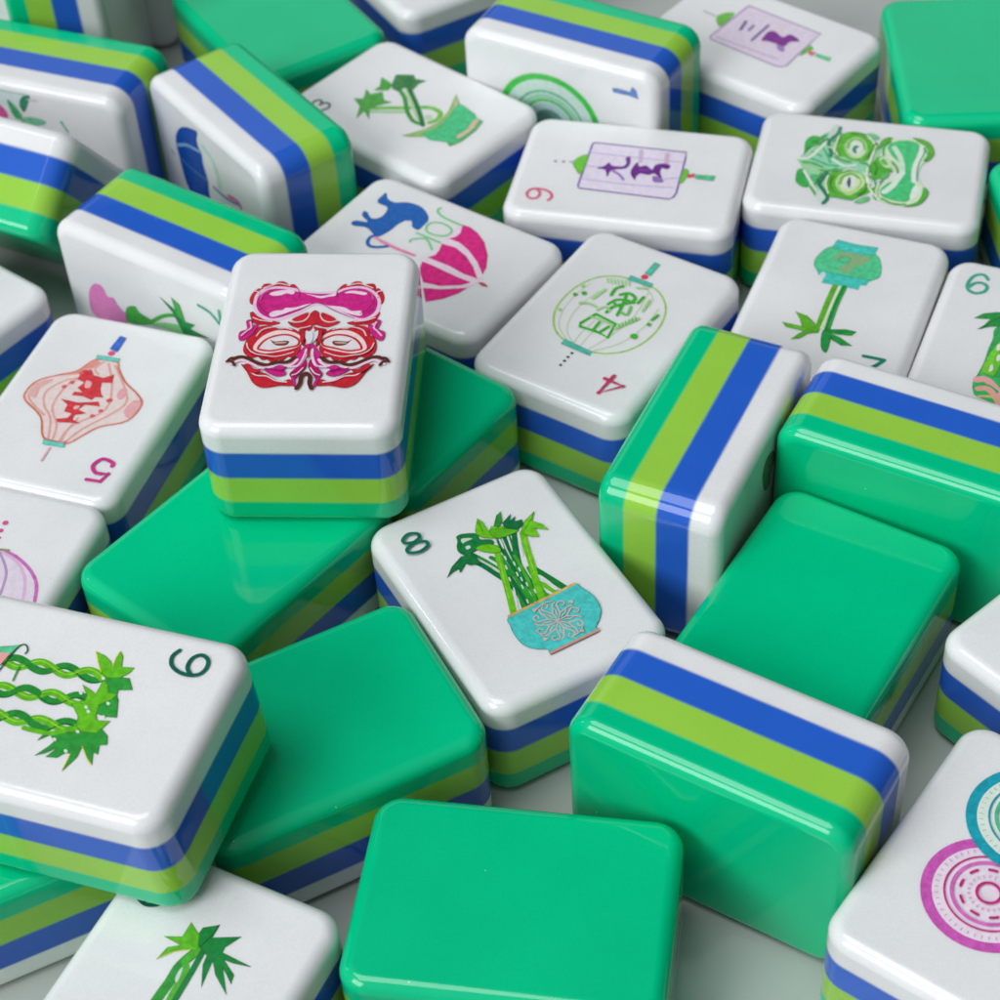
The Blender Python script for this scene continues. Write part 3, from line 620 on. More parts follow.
('S',(82,178,84),0.28,[0.36,1.13,0.18,0.18,-1.27,-0.4],0),
('S',(82,178,84),0.28,[3.6,-0.34,4.24,-0.99,4.99,-1.21],0),
('S',(82,178,84),0.28,[-2.3,-0.42,-3.2,-1.14,-4.49,-1.49],0),
('S',(82,178,84),0.28,[-2.69,-2.09,-4.12,-1.69,-5.81,-1.65],0),
('S',(82,178,84),0.28,[5.52,-2.19,4.16,-1.51,2.42,-1.61],0),
('S',(82,178,84),0.28,[1.24,-2.87,-0.01,-3.63,-1,-3.84],0),
('S',(82,178,84),0.28,[-7.24,3.44,-7.51,2.19,-7.53,1.18],0),
('S',(82,178,84),0.28,[4.4,5.17,4.82,4.81,6.33,4.38],0),
('S',(82,178,84),0.28,[-5.37,7.16,-6.26,6.42,-7.19,5.98],0),
('S',(82,178,84),0.28,[-2.71,5.68,-3.8,6.04,-5.21,6.26],0),
('S',(82,178,84),0.28,[-6.69,-2.35,-7.49,-3.85,-7.4,-5.44],0),
('S',(82,178,84),0.28,[4.71,-6.61,3.42,-7.25,2.13,-6.87],0),
('S',(222,236,205),0.24,[2.9,5.6,2.66,4.94,1.39,4.15],0),
('S',(222,236,205),0.24,[-1.88,3.01,-1.35,2.36,-1.41,1.33],0),
('S',(222,236,205),0.24,[-1.77,0.46,-2.69,-0.16,-3.97,-0.66],0),
('S',(222,236,205),0.24,[5.93,0.56,4.8,-0.09,3.6,-0.34],0),
('S',(222,236,205),0.24,[1.77,-1.89,0.53,-2.75,-0.38,-3.46],0),
('S',(222,236,205),0.24,[-3.76,-1.77,-5.15,-1.57,-6.29,-1.8],0),
('S',(222,236,205),0.24,[5.59,4.49,3.77,4.67,2,4.69],0),
('S',(222,236,205),0.24,[-3.23,4.78,-4.96,4.86,-6.89,4.3],0),
('S',(60,150,40),0.2,[6.55,3.15,6.69,2.33,6.38,1.03],0),
('S',(60,150,40),0.2,[4.47,-0.24,3.2,-0.07,1.71,0.37],0),
('S',(60,150,40),0.2,[-4.04,-0.22,-5.41,-0.18,-6.57,0.69],0),
('S',(60,150,40),0.2,[-6.45,3.74,-4.87,4.36,-3.13,4.18],0),
('S',(60,150,40),0.2,[0.68,-0.68,-0.47,-1.02,-1.86,-0.98],0)],
'Q':[
('G',(230,220,236),0,[5.5,5.66,5.33,-6.59,4.19,-6.72,-3.73,-6.75,-4.58,-6.41,-4.82,-5.87,-4.37,5.76,-3.93,6.01,5.13,5.89],0),
('S',(200,184,216),0.25,[3.31,5.73,3.17,-0.5,3.13,-6.27],0),
('S',(200,184,216),0.25,[-2.44,5.76,-2.68,-0.61,-2.39,-6.23],0),
('S',(200,184,216),0.25,[0.34,5.73,0.4,3.35],0),
('S',(200,184,216),0.25,[-0.89,-4.6,-0.26,-6.45],0),
('S',(205,180,212),0.6,[4.7,-0.72,2.43,-1.04],0),
('S',(212,180,205),0.6,[4.61,-4.23,2.33,-4.43],0),
('K',(125,88,168),0.24,[5.5,5.66,5.33,-6.59,4.02,-6.71,-3.41,-6.76,-4.33,-6.56,-4.85,-6.07,-4.47,5.74,-4,5.99,5.13,5.89,5.5,5.66],0),
('F',(118,48,150),0,[0.05,4.27,0.65,3.44,1.45,2.96,0.88,2.41,0.94,1.07,1.76,0.66,2.76,0.97,3.17,0.49,1.73,0.26,0.65,0.61,0.18,1.91,-0.38,2.5,-1.5,2.62,-0.09,3.15],0),
('S',(160,110,190),0.4,[-0.2,2.04,-0.86,1.12,-1.79,0.43],0),
('F',(110,40,140),0,[-0.37,-0.27,1,-0.31,2.11,-0.7,1.29,-1.05,1.6,-1.98,0.77,-2.89,1.85,-3.09,2.4,-4.02,2.1,-5,1.35,-4.8,1.44,-3.99,0.3,-3.99,-0.66,-4.4,-0.42,-3.93,0.18,-3.23,-0.26,-2.52,-0.11,-1.51,-0.83,-1.05,-1.55,-0.99],0),
('F',(152,112,188),0,[-0.47,-3.25,-0.7,-4.17,-1.42,-4.73,-1.61,-3.55],0),
('S',(140,60,165),0.3,[0.53,-1.39,0.9,-2.7],0),
('F',(112,200,58),0,[2.55,5.94,2,7.07,0.69,7.6,-0.59,6.98,-1.43,6.12],0),
('F',(112,200,58),0,[1.77,-6.99,1.22,-7.61,-0.1,-7.44,-1.17,-7.19,-1.23,-6.81,0.45,-6.82],0),
('G',(230,80,92),0,[0.57,-7.54,0.94,-8.44,0.2,-8.45,-0.12,-7.7],0),
('G',(80,190,135),0,[0.72,-8.5,0.84,-11.16,-0.21,-11.03,-0.09,-8.63],0),
('D',(150,140,185),0.22,[0.63,9.93],0),
('D',(150,140,185),0.22,[0.7,8.87],0),
('S',(170,165,195),0.3,[0.83,8.03,0.94,7.39],0),
('S',(222,96,130),0.36,[-5.56,11.15,-6.18,10.55,-7.12,10.55,-7.64,11.15,-7.36,11.87,-6.6,12.14,-5.83,11.87,-5.49,11.15,-5.56,10.09,-6.08,9.17,-6.94,8.84,-7.64,9.17],1)],
'T':[
('S',(165,208,160),0.55,[-4.23,3.45,-2.84,1.46,-1.25,-0.63],0),
('S',(122,196,82),0.75,[-3.82,4.15,-2.43,2.45,-0.57,0.01,1.35,-2.38,1.33,-4.32,-0.01,-5.11,-1.21,-4.75],0),
('S',(62,152,62),0.62,[1.93,3.87,0.87,1.82,-1.11,-0.51,-2.27,-2.64,-2.21,-3.91],0),
('S',(180,215,160),0.4,[2.39,2.94,0.38,-0,-1.81,-3.24],0),
('S',(40,122,58),0.66,[3.01,3.07,1.19,0.16,-0.59,-2.4,-2.24,-4.47],0),
('F',(190,215,180),0,[-0.47,-3.18,0.2,-3.74,-0.41,-4.46,-1.01,-3.98],0),
('G',(82,168,72),0,[-3.37,7.39,-2.62,6.28,-0.78,7.55,-1.32,6.26,0.1,5.33,-1.18,3.89,-0.88,2.57,-2.69,3.71,-3.97,3.85,-5.67,2.3,-4.68,4.17,-6.59,3.8,-4.23,5.42],0),
('G',(74,168,62),0,[-0.36,6.57,0.87,6.52,2.59,7.87,2.37,6.12,2.06,5.27,0.85,4.97],0),
('G',(60,135,72),0,[2.16,5.46,4.24,6.67,5.69,4.62,5.09,3.81,5.73,2.22,4.52,2.67,3.11,2.32,2.61,3.6,1.51,3.78,1.47,4.66],0),
('F',(52,120,66),0,[3.59,4.53,4.84,4.79,3.98,3.38,3.15,3.2],0),
('G',(150,192,112),0,[-5.65,-3.84,-4.42,-4.5,-2.49,-5.35,-0.36,-5.73,2.34,-5.02,4.69,-3.81,5.87,-3.19,4.58,-4.89,2.05,-5.87,-1.97,-6.63,-4.08,-6.24,-5.26,-4.7],0),
('G',(75,196,132),0,[-3.81,-5.7,-1.7,-6.38,1.24,-6.02,4.57,-4.76,4.34,-6.43,3.93,-8.32,3.46,-9.04,3.35,-10.29,1.31,-10.91,-1.74,-11.06,-3.54,-10.54,-3.07,-9.62,-4.09,-7.42],0),
('G',(216,188,158),0,[4.4,-4.17,5,-4.22,4.34,-4.9,3.31,-5.2],0),
('F',(220,188,160),0,[-1.05,-9.72,0.52,-9.88,1.8,-9.45,3.29,-9.18,2.85,-10.05,0.92,-10.39,-1.46,-10.37],0),
('G',(92,186,112),0,[-3.05,-9.71,-1.15,-10.53,1.1,-10.52,3.04,-9.88,3.37,-10.31,1.31,-10.91,-1.74,-11.06,-3.54,-10.54],0),
('S',(72,112,100),0.32,[-8.04,10.92,-7.39,11.23,-6.61,10.97,-6.69,10.32,-7.39,10.06],1),
('S',(72,112,100),0.32,[-7.39,10.06,-6.54,9.8,-6.48,9.02,-7.26,8.63,-8.1,8.95],1)],
'S':[
('S',(32,98,178),0.5,[0.34,-6.95,1.09,-7.46,2.1,-7.2,2.62,-6.5,2.35,-5.51,1.49,-4.51],0),
('F',(32,98,178),0,[-5.45,-11.36,-6.36,-11.39,-7.12,-11.36,-6.23,-10.39,-6.1,-9.11,-6.86,-7.99,-7.2,-6.54,-6.93,-5.08,-5.68,-3.4,-4.14,-3.16,-3.17,-3.27,-3.43,-4.42,-3.99,-5.26,-3.78,-5.77,-2.49,-6.11,-1.14,-6.16,0.63,-6.72,0.34,-7.8,-0.11,-9.11,0.41,-10.65,0.18,-11.32,-0.49,-11.11,-1.08,-9.63,-1.74,-11.02,-2.54,-11.44,-2.6,-10.93,-1.89,-9.72,-2.6,-8.86,-3.87,-8.86,-4.89,-9.46,-4.92,-10.85],0),
('F',(225,222,222),0,[-3.88,-5.2,-4.19,-5.12,-3.72,-4.53,-3.35,-4.55],0),
('S',(232,150,182),0.5,[0.95,-6.89,1.22,-3.52,1.16,-0.53],0),
('S',(215,90,140),0.15,[1.27,-5.87,1.39,-3.39,1.25,-0.46],0),
('F',(240,214,228),0,[1.55,0.74,0.14,1.33,-2.81,1.02,-6.75,1.08,-4.85,3.75,-0.85,8.48,0.99,9.34,3.12,8.61,5.38,6.61,5.99,4.54],0),
('G',(222,40,130),0,[-6.99,1.07,-7.06,2.15,-6.62,3.64,-5.55,5.45,-3.6,7.36,-1.59,8.57,-0.38,8.93,-1.98,6.98,-3.3,4.64,-3.91,2.8,-3.84,1.25,-4.63,1.8,-5.59,1.8],0),
('G',(222,40,130),0,[-2.49,1.07,-2.77,2.93,-2.14,5.02,-0.85,7.1,0.69,8.84,0.8,6.92,0.49,4.39,0.58,1.19,-0.28,1.73,-1.41,1.59],0),
('G',(222,40,130),0,[1.62,1.08,1.6,2.88,1.7,4.81,1.78,6.71,1.7,8.58,2.74,7.88,4.23,5.76,4.75,3.61,3.65,2.32,2.74,1.59],0),
('G',(222,40,130),0,[5.67,4.25,4.8,6.18,2.81,8.84,4.2,8.49,5.98,7.51,7.57,6.07],0),
('F',(200,80,110),0,[1.22,9.51,0.97,10.02,1.25,10.81,1.49,10.16],0),
('S',(128,206,140),0.32,[-8.3,-3.32,-7.9,-3.5,-7.24,-2.92,-6.88,-1.51,-6.8,0.92],0),
('C',(128,206,140),0.28,[-4.07,-2.57,-5.08,-2.67,-5.79,-1.65,-5.7,-0.04,-4.94,0.75,-3.93,0.43,-3.42,-0.85,-3.46,-1.94],0),
('K',(128,206,140),0.3,[-2.56,-2.93,-2.56,0.73],0),
('S',(128,206,140),0.28,[-0.66,-2.57,-1.21,-2.7,-2.29,-1.42],0),
('S',(128,206,140),0.3,[-2.29,-1.42,-1.86,-0.51,-0.91,0.67],0)],
'I':[
('R',(206,92,182),6.15,[0.01,2.81,0],2),
('R',(236,222,234),5.1045,[0.01,2.81,0],2),
('S',(214,160,200),0.1,[4.56,2.81,4.83,2.81],2),
('S',(214,160,200),0.1,[4.52,3.43,4.79,3.47],2),
('S',(214,160,200),0.1,[4.39,4.04,4.66,4.11],2),
('S',(214,160,200),0.1,[4.18,4.62,4.44,4.73],2),
('S',(214,160,200),0.1,[3.9,5.17,4.13,5.32],2),
('S',(214,160,200),0.1,[3.54,5.68,3.75,5.86],2),
('S',(214,160,200),0.1,[3.11,6.14,3.3,6.34],2),
('S',(214,160,200),0.1,[2.63,6.53,2.79,6.75],2),
('S',(214,160,200),0.1,[2.1,6.85,2.23,7.1],2),
('S',(214,160,200),0.1,[1.53,7.1,1.62,7.36],2),
('S',(214,160,200),0.1,[0.93,7.27,0.99,7.54],2),
('S',(214,160,200),0.1,[0.32,7.35,0.34,7.63],2),
('S',(214,160,200),0.1,[-0.3,7.35,-0.32,7.63],2),
('S',(214,160,200),0.1,[-0.92,7.27,-0.98,7.54],2),
('S',(214,160,200),0.1,[-1.52,7.1,-1.61,7.36],2),
('S',(214,160,200),0.1,[-2.09,6.85,-2.21,7.1],2),
('S',(214,160,200),0.1,[-2.62,6.53,-2.78,6.75],2),
('S',(214,160,200),0.1,[-3.1,6.14,-3.29,6.34],2),
('S',(214,160,200),0.1,[-3.52,5.68,-3.74,5.86],2),
('S',(214,160,200),0.1,[-3.88,5.17,-4.12,5.32],2),
('S',(214,160,200),0.1,[-4.17,4.62,-4.42,4.73],2),
('S',(214,160,200),0.1,[-4.38,4.04,-4.64,4.11],2),
('S',(214,160,200),0.1,[-4.5,3.43,-4.78,3.47],2),
('S',(214,160,200),0.1,[-4.54,2.81,-4.82,2.81],2),
('S',(214,160,200),0.1,[-4.5,2.19,-4.78,2.15],2),
('S',(214,160,200),0.1,[-4.38,1.58,-4.64,1.51],2),
('S',(214,160,200),0.1,[-4.17,1,-4.42,0.89],2),
('S',(214,160,200),0.1,[-3.88,0.44,-4.12,0.3],2),
('S',(214,160,200),0.1,[-3.52,-0.06,-3.74,-0.24],2),
('S',(214,160,200),0.1,[-3.1,-0.52,-3.29,-0.72],2),
('S',(214,160,200),0.1,[-2.62,-0.91,-2.78,-1.13],2),
('S',(214,160,200),0.1,[-2.09,-1.23,-2.21,-1.48],2),
('S',(214,160,200),0.1,[-1.52,-1.48,-1.61,-1.74],2),
('S',(214,160,200),0.1,[-0.92,-1.65,-0.98,-1.92],2),
('S',(214,160,200),0.1,[-0.3,-1.73,-0.32,-2.01],2),
('S',(214,160,200),0.1,[0.32,-1.73,0.34,-2.01],2),
('S',(214,160,200),0.1,[0.93,-1.65,0.99,-1.92],2),
('S',(214,160,200),0.1,[1.53,-1.48,1.62,-1.74],2),
('S',(214,160,200),0.1,[2.1,-1.23,2.23,-1.48],2),
('S',(214,160,200),0.1,[2.63,-0.91,2.79,-1.13],2),
('S',(214,160,200),0.1,[3.11,-0.52,3.3,-0.72],2),
('S',(214,160,200),0.1,[3.54,-0.06,3.75,-0.24],2),
('S',(214,160,200),0.1,[3.9,0.44,4.13,0.3],2),
('S',(214,160,200),0.1,[4.18,1,4.44,0.89],2),
('S',(214,160,200),0.1,[4.39,1.58,4.66,1.51],2),
('S',(214,160,200),0.1,[4.52,2.19,4.79,2.15],2),
('R',(196,44,128),4.08975,[0.01,2.81,3.90525],2),
('R',(216,112,192),3.5055,[0.01,2.81,3.1365],2),
('S',(196,44,128),0.28,[2.59,2.81,2.58,3.04,2.55,3.27,2.5,3.5],2),
('S',(196,44,128),0.28,[1.99,4.47,1.83,4.64,1.66,4.8,1.47,4.94],2),
('S',(196,44,128),0.28,[0.46,5.35,0.23,5.38,-0.01,5.39,-0.24,5.38],2),
('S',(196,44,128),0.28,[-1.28,5.05,-1.48,4.92,-1.66,4.78,-1.83,4.62],2),
('S',(196,44,128),0.28,[-2.42,3.69,-2.49,3.47,-2.54,3.24,-2.57,3.01],2),
('S',(196,44,128),0.28,[-2.42,1.93,-2.33,1.71,-2.22,1.51,-2.1,1.31],2),
('S',(196,44,128),0.28,[-1.28,0.57,-1.08,0.47,-0.86,0.38,-0.64,0.31],2),
('S',(196,44,128),0.28,[0.46,0.27,0.68,0.32,0.9,0.39,1.12,0.48],2),
('S',(196,44,128),0.28,[1.99,1.15,2.13,1.33,2.25,1.53,2.36,1.74],2),
('S',(220,170,205),0.12,[1.73,2.81,1.91,2.81],2),
('S',(220,170,205),0.12,[1.66,3.29,1.84,3.35],2),
('S',(220,170,205),0.12,[1.46,3.74,1.61,3.84],2),
('S',(220,170,205),0.12,[1.13,4.11,1.26,4.25],2),
('S',(220,170,205),0.12,[0.72,4.38,0.8,4.54],2),
('S',(220,170,205),0.12,[0.25,4.51,0.28,4.7],2),
('S',(220,170,205),0.12,[-0.24,4.51,-0.26,4.7],2),
('S',(220,170,205),0.12,[-0.71,4.38,-0.78,4.54],2),
('S',(220,170,205),0.12,[-1.12,4.11,-1.24,4.25],2),
('S',(220,170,205),0.12,[-1.44,3.74,-1.6,3.84],2),
('S',(220,170,205),0.12,[-1.65,3.29,-1.82,3.35],2),
('S',(220,170,205),0.12,[-1.71,2.81,-1.9,2.81],2),
('S',(220,170,205),0.12,[-1.65,2.32,-1.82,2.27],2),
('S',(220,170,205),0.12,[-1.44,1.88,-1.6,1.78],2),
('S',(220,170,205),0.12,[-1.12,1.51,-1.24,1.37],2),
('S',(220,170,205),0.12,[-0.71,1.24,-0.78,1.08],2),
('S',(220,170,205),0.12,[-0.24,1.11,-0.26,0.92],2),
('S',(220,170,205),0.12,[0.25,1.11,0.28,0.92],2),
('S',(220,170,205),0.12,[0.72,1.24,0.8,1.08],2),
('S',(220,170,205),0.12,[1.13,1.51,1.26,1.37],2),
('S',(220,170,205),0.12,[1.46,1.88,1.61,1.78],2),
('S',(220,170,205),0.12,[1.66,2.32,1.84,2.27],2),
('R',(196,44,128),1.23,[0.01,2.81,0.95325],2),
('R',(34,160,178),6.15,[0.29,-6.55,0],3),
('R',(222,234,222),5.1045,[0.29,-6.55,0],3),
('S',(170,205,185),0.1,[4.84,-6.55,5.12,-6.55],3),
('S',(170,205,185),0.1,[4.8,-5.93,5.07,-5.9],3),
('S',(170,205,185),0.1,[4.67,-5.32,4.94,-5.25],3),
('S',(170,205,185),0.1,[4.46,-4.74,4.72,-4.63],3),
('S',(170,205,185),0.1,[4.18,-4.19,4.42,-4.04],3),
('S',(170,205,185),0.1,[3.82,-3.68,4.04,-3.51],3),
('S',(170,205,185),0.1,[3.4,-3.23,3.59,-3.02],3),
('S',(170,205,185),0.1,[2.92,-2.83,3.07,-2.61],3),
('S',(170,205,185),0.1,[2.38,-2.51,2.51,-2.27],3),
('S',(170,205,185),0.1,[1.81,-2.26,1.91,-2],3),
('S',(170,205,185),0.1,[1.22,-2.1,1.27,-1.83],3),
('S',(170,205,185),0.1,[0.6,-2.01,0.62,-1.74],3),
('S',(170,205,185),0.1,[-0.02,-2.01,-0.04,-1.74],3),
('S',(170,205,185),0.1,[-0.64,-2.1,-0.69,-1.83],3),
('S',(170,205,185),0.1,[-1.23,-2.26,-1.33,-2],3),
('S',(170,205,185),0.1,[-1.8,-2.51,-1.93,-2.27],3),
('S',(170,205,185),0.1,[-2.33,-2.83,-2.49,-2.61],3),
('S',(170,205,185),0.1,[-2.82,-3.23,-3,-3.02],3),
('S',(170,205,185),0.1,[-3.24,-3.68,-3.45,-3.51],3),
('S',(170,205,185),0.1,[-3.6,-4.19,-3.83,-4.04],3),
('S',(170,205,185),0.1,[-3.88,-4.74,-4.14,-4.63],3),
('S',(170,205,185),0.1,[-4.09,-5.32,-4.36,-5.25],3),
('S',(170,205,185),0.1,[-4.22,-5.93,-4.49,-5.9],3),
('S',(170,205,185),0.1,[-4.26,-6.55,-4.54,-6.55],3),
('S',(170,205,185),0.1,[-4.22,-7.17,-4.49,-7.21],3),
('S',(170,205,185),0.1,[-4.09,-7.78,-4.36,-7.86],3),
('S',(170,205,185),0.1,[-3.88,-8.37,-4.14,-8.48],3),
('S',(170,205,185),0.1,[-3.6,-8.92,-3.83,-9.06],3),
('S',(170,205,185),0.1,[-3.24,-9.42,-3.45,-9.6],3),
('S',(170,205,185),0.1,[-2.82,-9.88,-3,-10.08],3),
('S',(170,205,185),0.1,[-2.33,-10.27,-2.49,-10.5],3),
('S',(170,205,185),0.1,[-1.8,-10.59,-1.93,-10.84],3),
('S',(170,205,185),0.1,[-1.23,-10.84,-1.33,-11.1],3),
('S',(170,205,185),0.1,[-0.64,-11.01,-0.69,-11.28],3),
('S',(170,205,185),0.1,[-0.02,-11.09,-0.04,-11.37],3),
('S',(170,205,185),0.1,[0.6,-11.09,0.62,-11.37],3),
('S',(170,205,185),0.1,[1.22,-11.01,1.27,-11.28],3),
('S',(170,205,185),0.1,[1.81,-10.84,1.91,-11.1],3),
('S',(170,205,185),0.1,[2.38,-10.59,2.51,-10.84],3),
('S',(170,205,185),0.1,[2.92,-10.27,3.07,-10.5],3),
('S',(170,205,185),0.1,[3.4,-9.88,3.59,-10.08],3),
('S',(170,205,185),0.1,[3.82,-9.42,4.04,-9.6],3),
('S',(170,205,185),0.1,[4.18,-8.92,4.42,-9.06],3),
('S',(170,205,185),0.1,[4.46,-8.37,4.72,-8.48],3),
('S',(170,205,185),0.1,[4.67,-7.78,4.94,-7.86],3),
('S',(170,205,185),0.1,[4.8,-7.17,5.07,-7.21],3),
('R',(50,150,175),4.08975,[0.29,-6.55,3.90525],3),
('R',(90,185,150),3.5055,[0.29,-6.55,3.1365],3),
('S',(50,150,175),0.28,[2.87,-6.55,2.86,-6.32,2.83,-6.09,2.78,-5.86],3),
('S',(50,150,175),0.28,[2.27,-4.89,2.11,-4.72,1.94,-4.56,1.75,-4.42],3),
('S',(50,150,175),0.28,[0.74,-4.01,0.51,-3.98,0.28,-3.97,0.04,-3.98],3),
('S',(50,150,175),0.28,[-1,-4.32,-1.2,-4.44,-1.38,-4.58,-1.55,-4.74],3),
('S',(50,150,175),0.28,[-2.14,-5.67,-2.21,-5.89,-2.26,-6.12,-2.28,-6.35],3),
('S',(50,150,175),0.28,[-2.14,-7.44,-2.05,-7.65,-1.94,-7.86,-1.81,-8.05],3),
('S',(50,150,175),0.28,[-1,-8.79,-0.79,-8.9,-0.58,-8.98,-0.36,-9.05],3),
('S',(50,150,175),0.28,[0.74,-9.1,0.97,-9.05,1.19,-8.98,1.4,-8.88],3),
('S',(50,150,175),0.28,[2.27,-8.21,2.41,-8.03,2.53,-7.83,2.64,-7.63],3),
('S',(150,200,175),0.12,[2.01,-6.55,2.2,-6.55],3),
('S',(150,200,175),0.12,[1.94,-6.07,2.12,-6.02],3),
('S',(150,200,175),0.12,[1.74,-5.62,1.89,-5.52],3),
('S',(150,200,175),0.12,[1.42,-5.25,1.54,-5.11],3),
('S',(150,200,175),0.12,[1.01,-4.99,1.08,-4.82],3),
('S',(150,200,175),0.12,[0.54,-4.85,0.56,-4.67],3),
('S',(150,200,175),0.12,[0.05,-4.85,0.02,-4.67],3),
('S',(150,200,175),0.12,[-0.42,-4.99,-0.5,-4.82],3),
('S',(150,200,175),0.12,[-0.84,-5.25,-0.96,-5.11],3),
('S',(150,200,175),0.12,[-1.16,-5.62,-1.31,-5.52],3),
('S',(150,200,175),0.12,[-1.36,-6.07,-1.54,-6.02],3),
('S',(150,200,175),0.12,[-1.43,-6.55,-1.62,-6.55],3),
('S',(150,200,175),0.12,[-1.36,-7.04,-1.54,-7.09],3),
('S',(150,200,175),0.12,[-1.16,-7.48,-1.31,-7.58],3),
('S',(150,200,175),0.12,[-0.84,-7.85,-0.96,-7.99],3),
('S',(150,200,175),0.12,[-0.42,-8.12,-0.5,-8.29],3),
('S',(150,200,175),0.12,[0.05,-8.26,0.02,-8.44],3),
('S',(150,200,175),0.12,[0.54,-8.26,0.56,-8.44],3),
('S',(150,200,175),0.12,[1.01,-8.12,1.08,-8.29],3),
('S',(150,200,175),0.12,[1.42,-7.85,1.54,-7.99],3),
('S',(150,200,175),0.12,[1.74,-7.48,1.89,-7.58],3),
('S',(150,200,175),0.12,[1.94,-7.04,2.12,-7.09],3),
('R',(50,150,175),1.23,[0.29,-6.55,0.95325],3)],
'AC':[
('F',(230,212,208),0,[1.88,-7.08,3.08,-4.72,4.92,-3.44,7.02,-1.78,7.42,0.48,6.62,1.78,3.72,3.68,1.82,6.7,0.18,7.12,-1.45,6.87,-2.57,5.19,-3.85,3.37,-6.5,1.6,-6.94,-1.35,-5.69,-2.82,-3.41,-4.33,-1.56,-6.3,-0.78,-7.34],0),
('S',(224,165,156),0.28,[1.18,-6.8,2.53,-3.63,3.71,-2.84,5.09,-0.47,4.28,1.74,2.46,3.63,1.11,6.79],0),
('S',(224,165,156),0.28,[0.78,-6.91,1.23,-5.54,0.42,-4.82],0),
('S',(224,165,156),0.28,[0.57,6.79,1.21,4.47,3.17,1.73,3.23,-1.89,2.14,-3.74],0),
('S',(224,165,156),0.28,[-0.27,6.7,-0.63,3.96,-3.14,0.59,-2.09,-3.36,0.04,-6.8],0),
('S',(224,165,156),0.28,[-1.07,6.77,-2.05,4.16,-4.44,0.54,-4.77,-1.96,-0.89,-6.74],0),
('S',(224,165,156),0.28,[6.93,-1.19,6.88,0.64,5.8,1.85,3.47,3.31],0),
('S',(224,165,156),0.28,[-0.52,6.77,-0.38,5.21,-0.69,2.76],0),
('F',(226,170,172),0,[-5.41,0.27,-5.62,-1.59,-6.69,-1.88,-7.03,-0.48,-6.5,1.16],0),
('F',(226,150,140),0,[4.73,-3.49,3.08,-4.72,1.91,-6.92,1.24,-6.47,2.29,-4.94,2.81,-4.17],0),
('F',(226,176,170),0,[7.02,0.37,6.88,-1.51,5.17,-2.59,6.06,-0.81,5.82,0.95],0),
('F',(226,165,170),0,[-3.34,-2.17,-3.47,-3.28,-4.13,-3.3,-4.38,-1.85,-3.93,-1.43],0),
('C',(222,128,108),0.24,[1.88,-7.08,3.08,-4.72,4.92,-3.44,7.02,-1.78,7.42,0.48,6.62,1.78,3.72,3.68,1.82,6.7,0.18,7.12,-1.45,6.87,-2.57,5.19,-3.85,3.37,-6.5,1.6,-6.94,-1.35,-5.69,-2.82,-3.41,-4.33,-1.56,-6.3,-0.78,-7.34],0),
('S',(190,110,70),0.12,[-1.56,-6.3,-3.41,-4.33,-5.66,-2.87,-6.82,-1.62],0),
('S',(190,110,70),0.12,[6.62,1.78,3.72,3.68,1.82,6.7,-1.19,6.79],0),
('G',(216,62,70),0,[2.4,-3.36,2.48,-4.88,1.52,-5.21,0.91,-4.44,-0.51,-4.31,-1.47,-5.19,-1.86,-3.84,-0.64,-3.57,-0.98,-2.44,-1.48,-1.66,-2,-1.29,-0.99,-1.07,-0.82,-0.51,0.45,-0.83,1.81,-0.64,1.77,-1.23,0.72,-1.36,1.71,-2,1.33,-3.03],0),
('G',(216,62,70),0,[2.76,0.35,0.5,0.4,-1.78,-0.38,-2.26,0.24,-0.41,0.45,-0.03,1.45,-1.23,1.78,-0.04,2.35,-0.11,3.16,-1.34,3.53,-0.05,3.68,1.35,3.98,1.73,3.58,0.48,3.08,0.36,2.22,1.4,2.15,1.54,0.99],0),
('F',(230,180,180),0,[1.27,-3.36,0.54,-3.25,0.33,-2.38,0.93,-2.22],0),
('F',(230,180,180),0,[0.63,1.03,0.07,0.82,0.04,1.32,0.49,1.53],0),
('D',(224,90,90),0.36,[-2.94,-0.94],0),
('D',(224,100,100),0.3,[-2.72,0.95],0),
('D',(224,100,100),0.3,[-2.18,1.99],0),
('D',(224,100,100),0.3,[3.4,-1.69],0),
('D',(224,100,100),0.3,[2.81,-2.62],0),
('D',(224,100,100),0.3,[2.48,-4.42],0),
('G',(110,205,190),0,[2.09,-7.81,-0.92,-7.94,-1.05,-7.38,1.87,-7.15],0),
('G',(110,205,190),0,[1.61,7.11,-1.2,7.08,-1.38,7.64,1.31,7.81],0),
('D',(224,80,120),0.42,[0.52,-8.56],0),
('G',(62,108,205),0,[0.86,-11.72,0,-11.57,-0.03,-8.96,1.04,-9.21],0),
('K',(232,176,188),0.3,[0.22,8.23,0.23,8.46],0),
('K',(232,176,188),0.3,[0.2,8.68,0.21,8.92],0),
('K',(232,176,188),0.3,[0.19,9.14,0.2,9.37],0),
('K',(232,176,188),0.3,[0.17,9.59,0.18,9.82],0),
('K',(232,176,188),0.3,[0.15,10.05,0.16,10.28],0),
('S',(200,58,138),0.5,[-8.12,8.96,-7.97,8.44,-6.56,8.18,-5.98,9.42,-6.67,10.36,-7.54,10.39],1),
('K',(200,58,138),0.5,[-7.47,10.42,-8.26,10.19,-7.9,11.55,-6.24,11.66],1)],
'AE':[
('F',(226,212,226),0,[-0.91,3.61,1.8,5.46,4.2,4.99,6.43,3.79,8.17,1.84,9.75,-2.67,5.69,-4.56],0),
('S',(202,112,182),0.4,[0.06,5.24,1.76,5.52,3.87,5.16,6.37,3.77,8.09,2,9.17,-0.65],0),
('S',(222,182,214),0.35,[1.81,5.42,4.52,4.39,6.53,2.31,7.92,-1.01],0),
('S',(182,152,192),0.3,[1.98,5.12,4.05,2.73,4.94,-0.38],0),
('S',(140,150,110),0.35,[0.88,5.43,2.73,5.72],0),
('D',(215,92,152),0.36,[0.39,9.36],0),
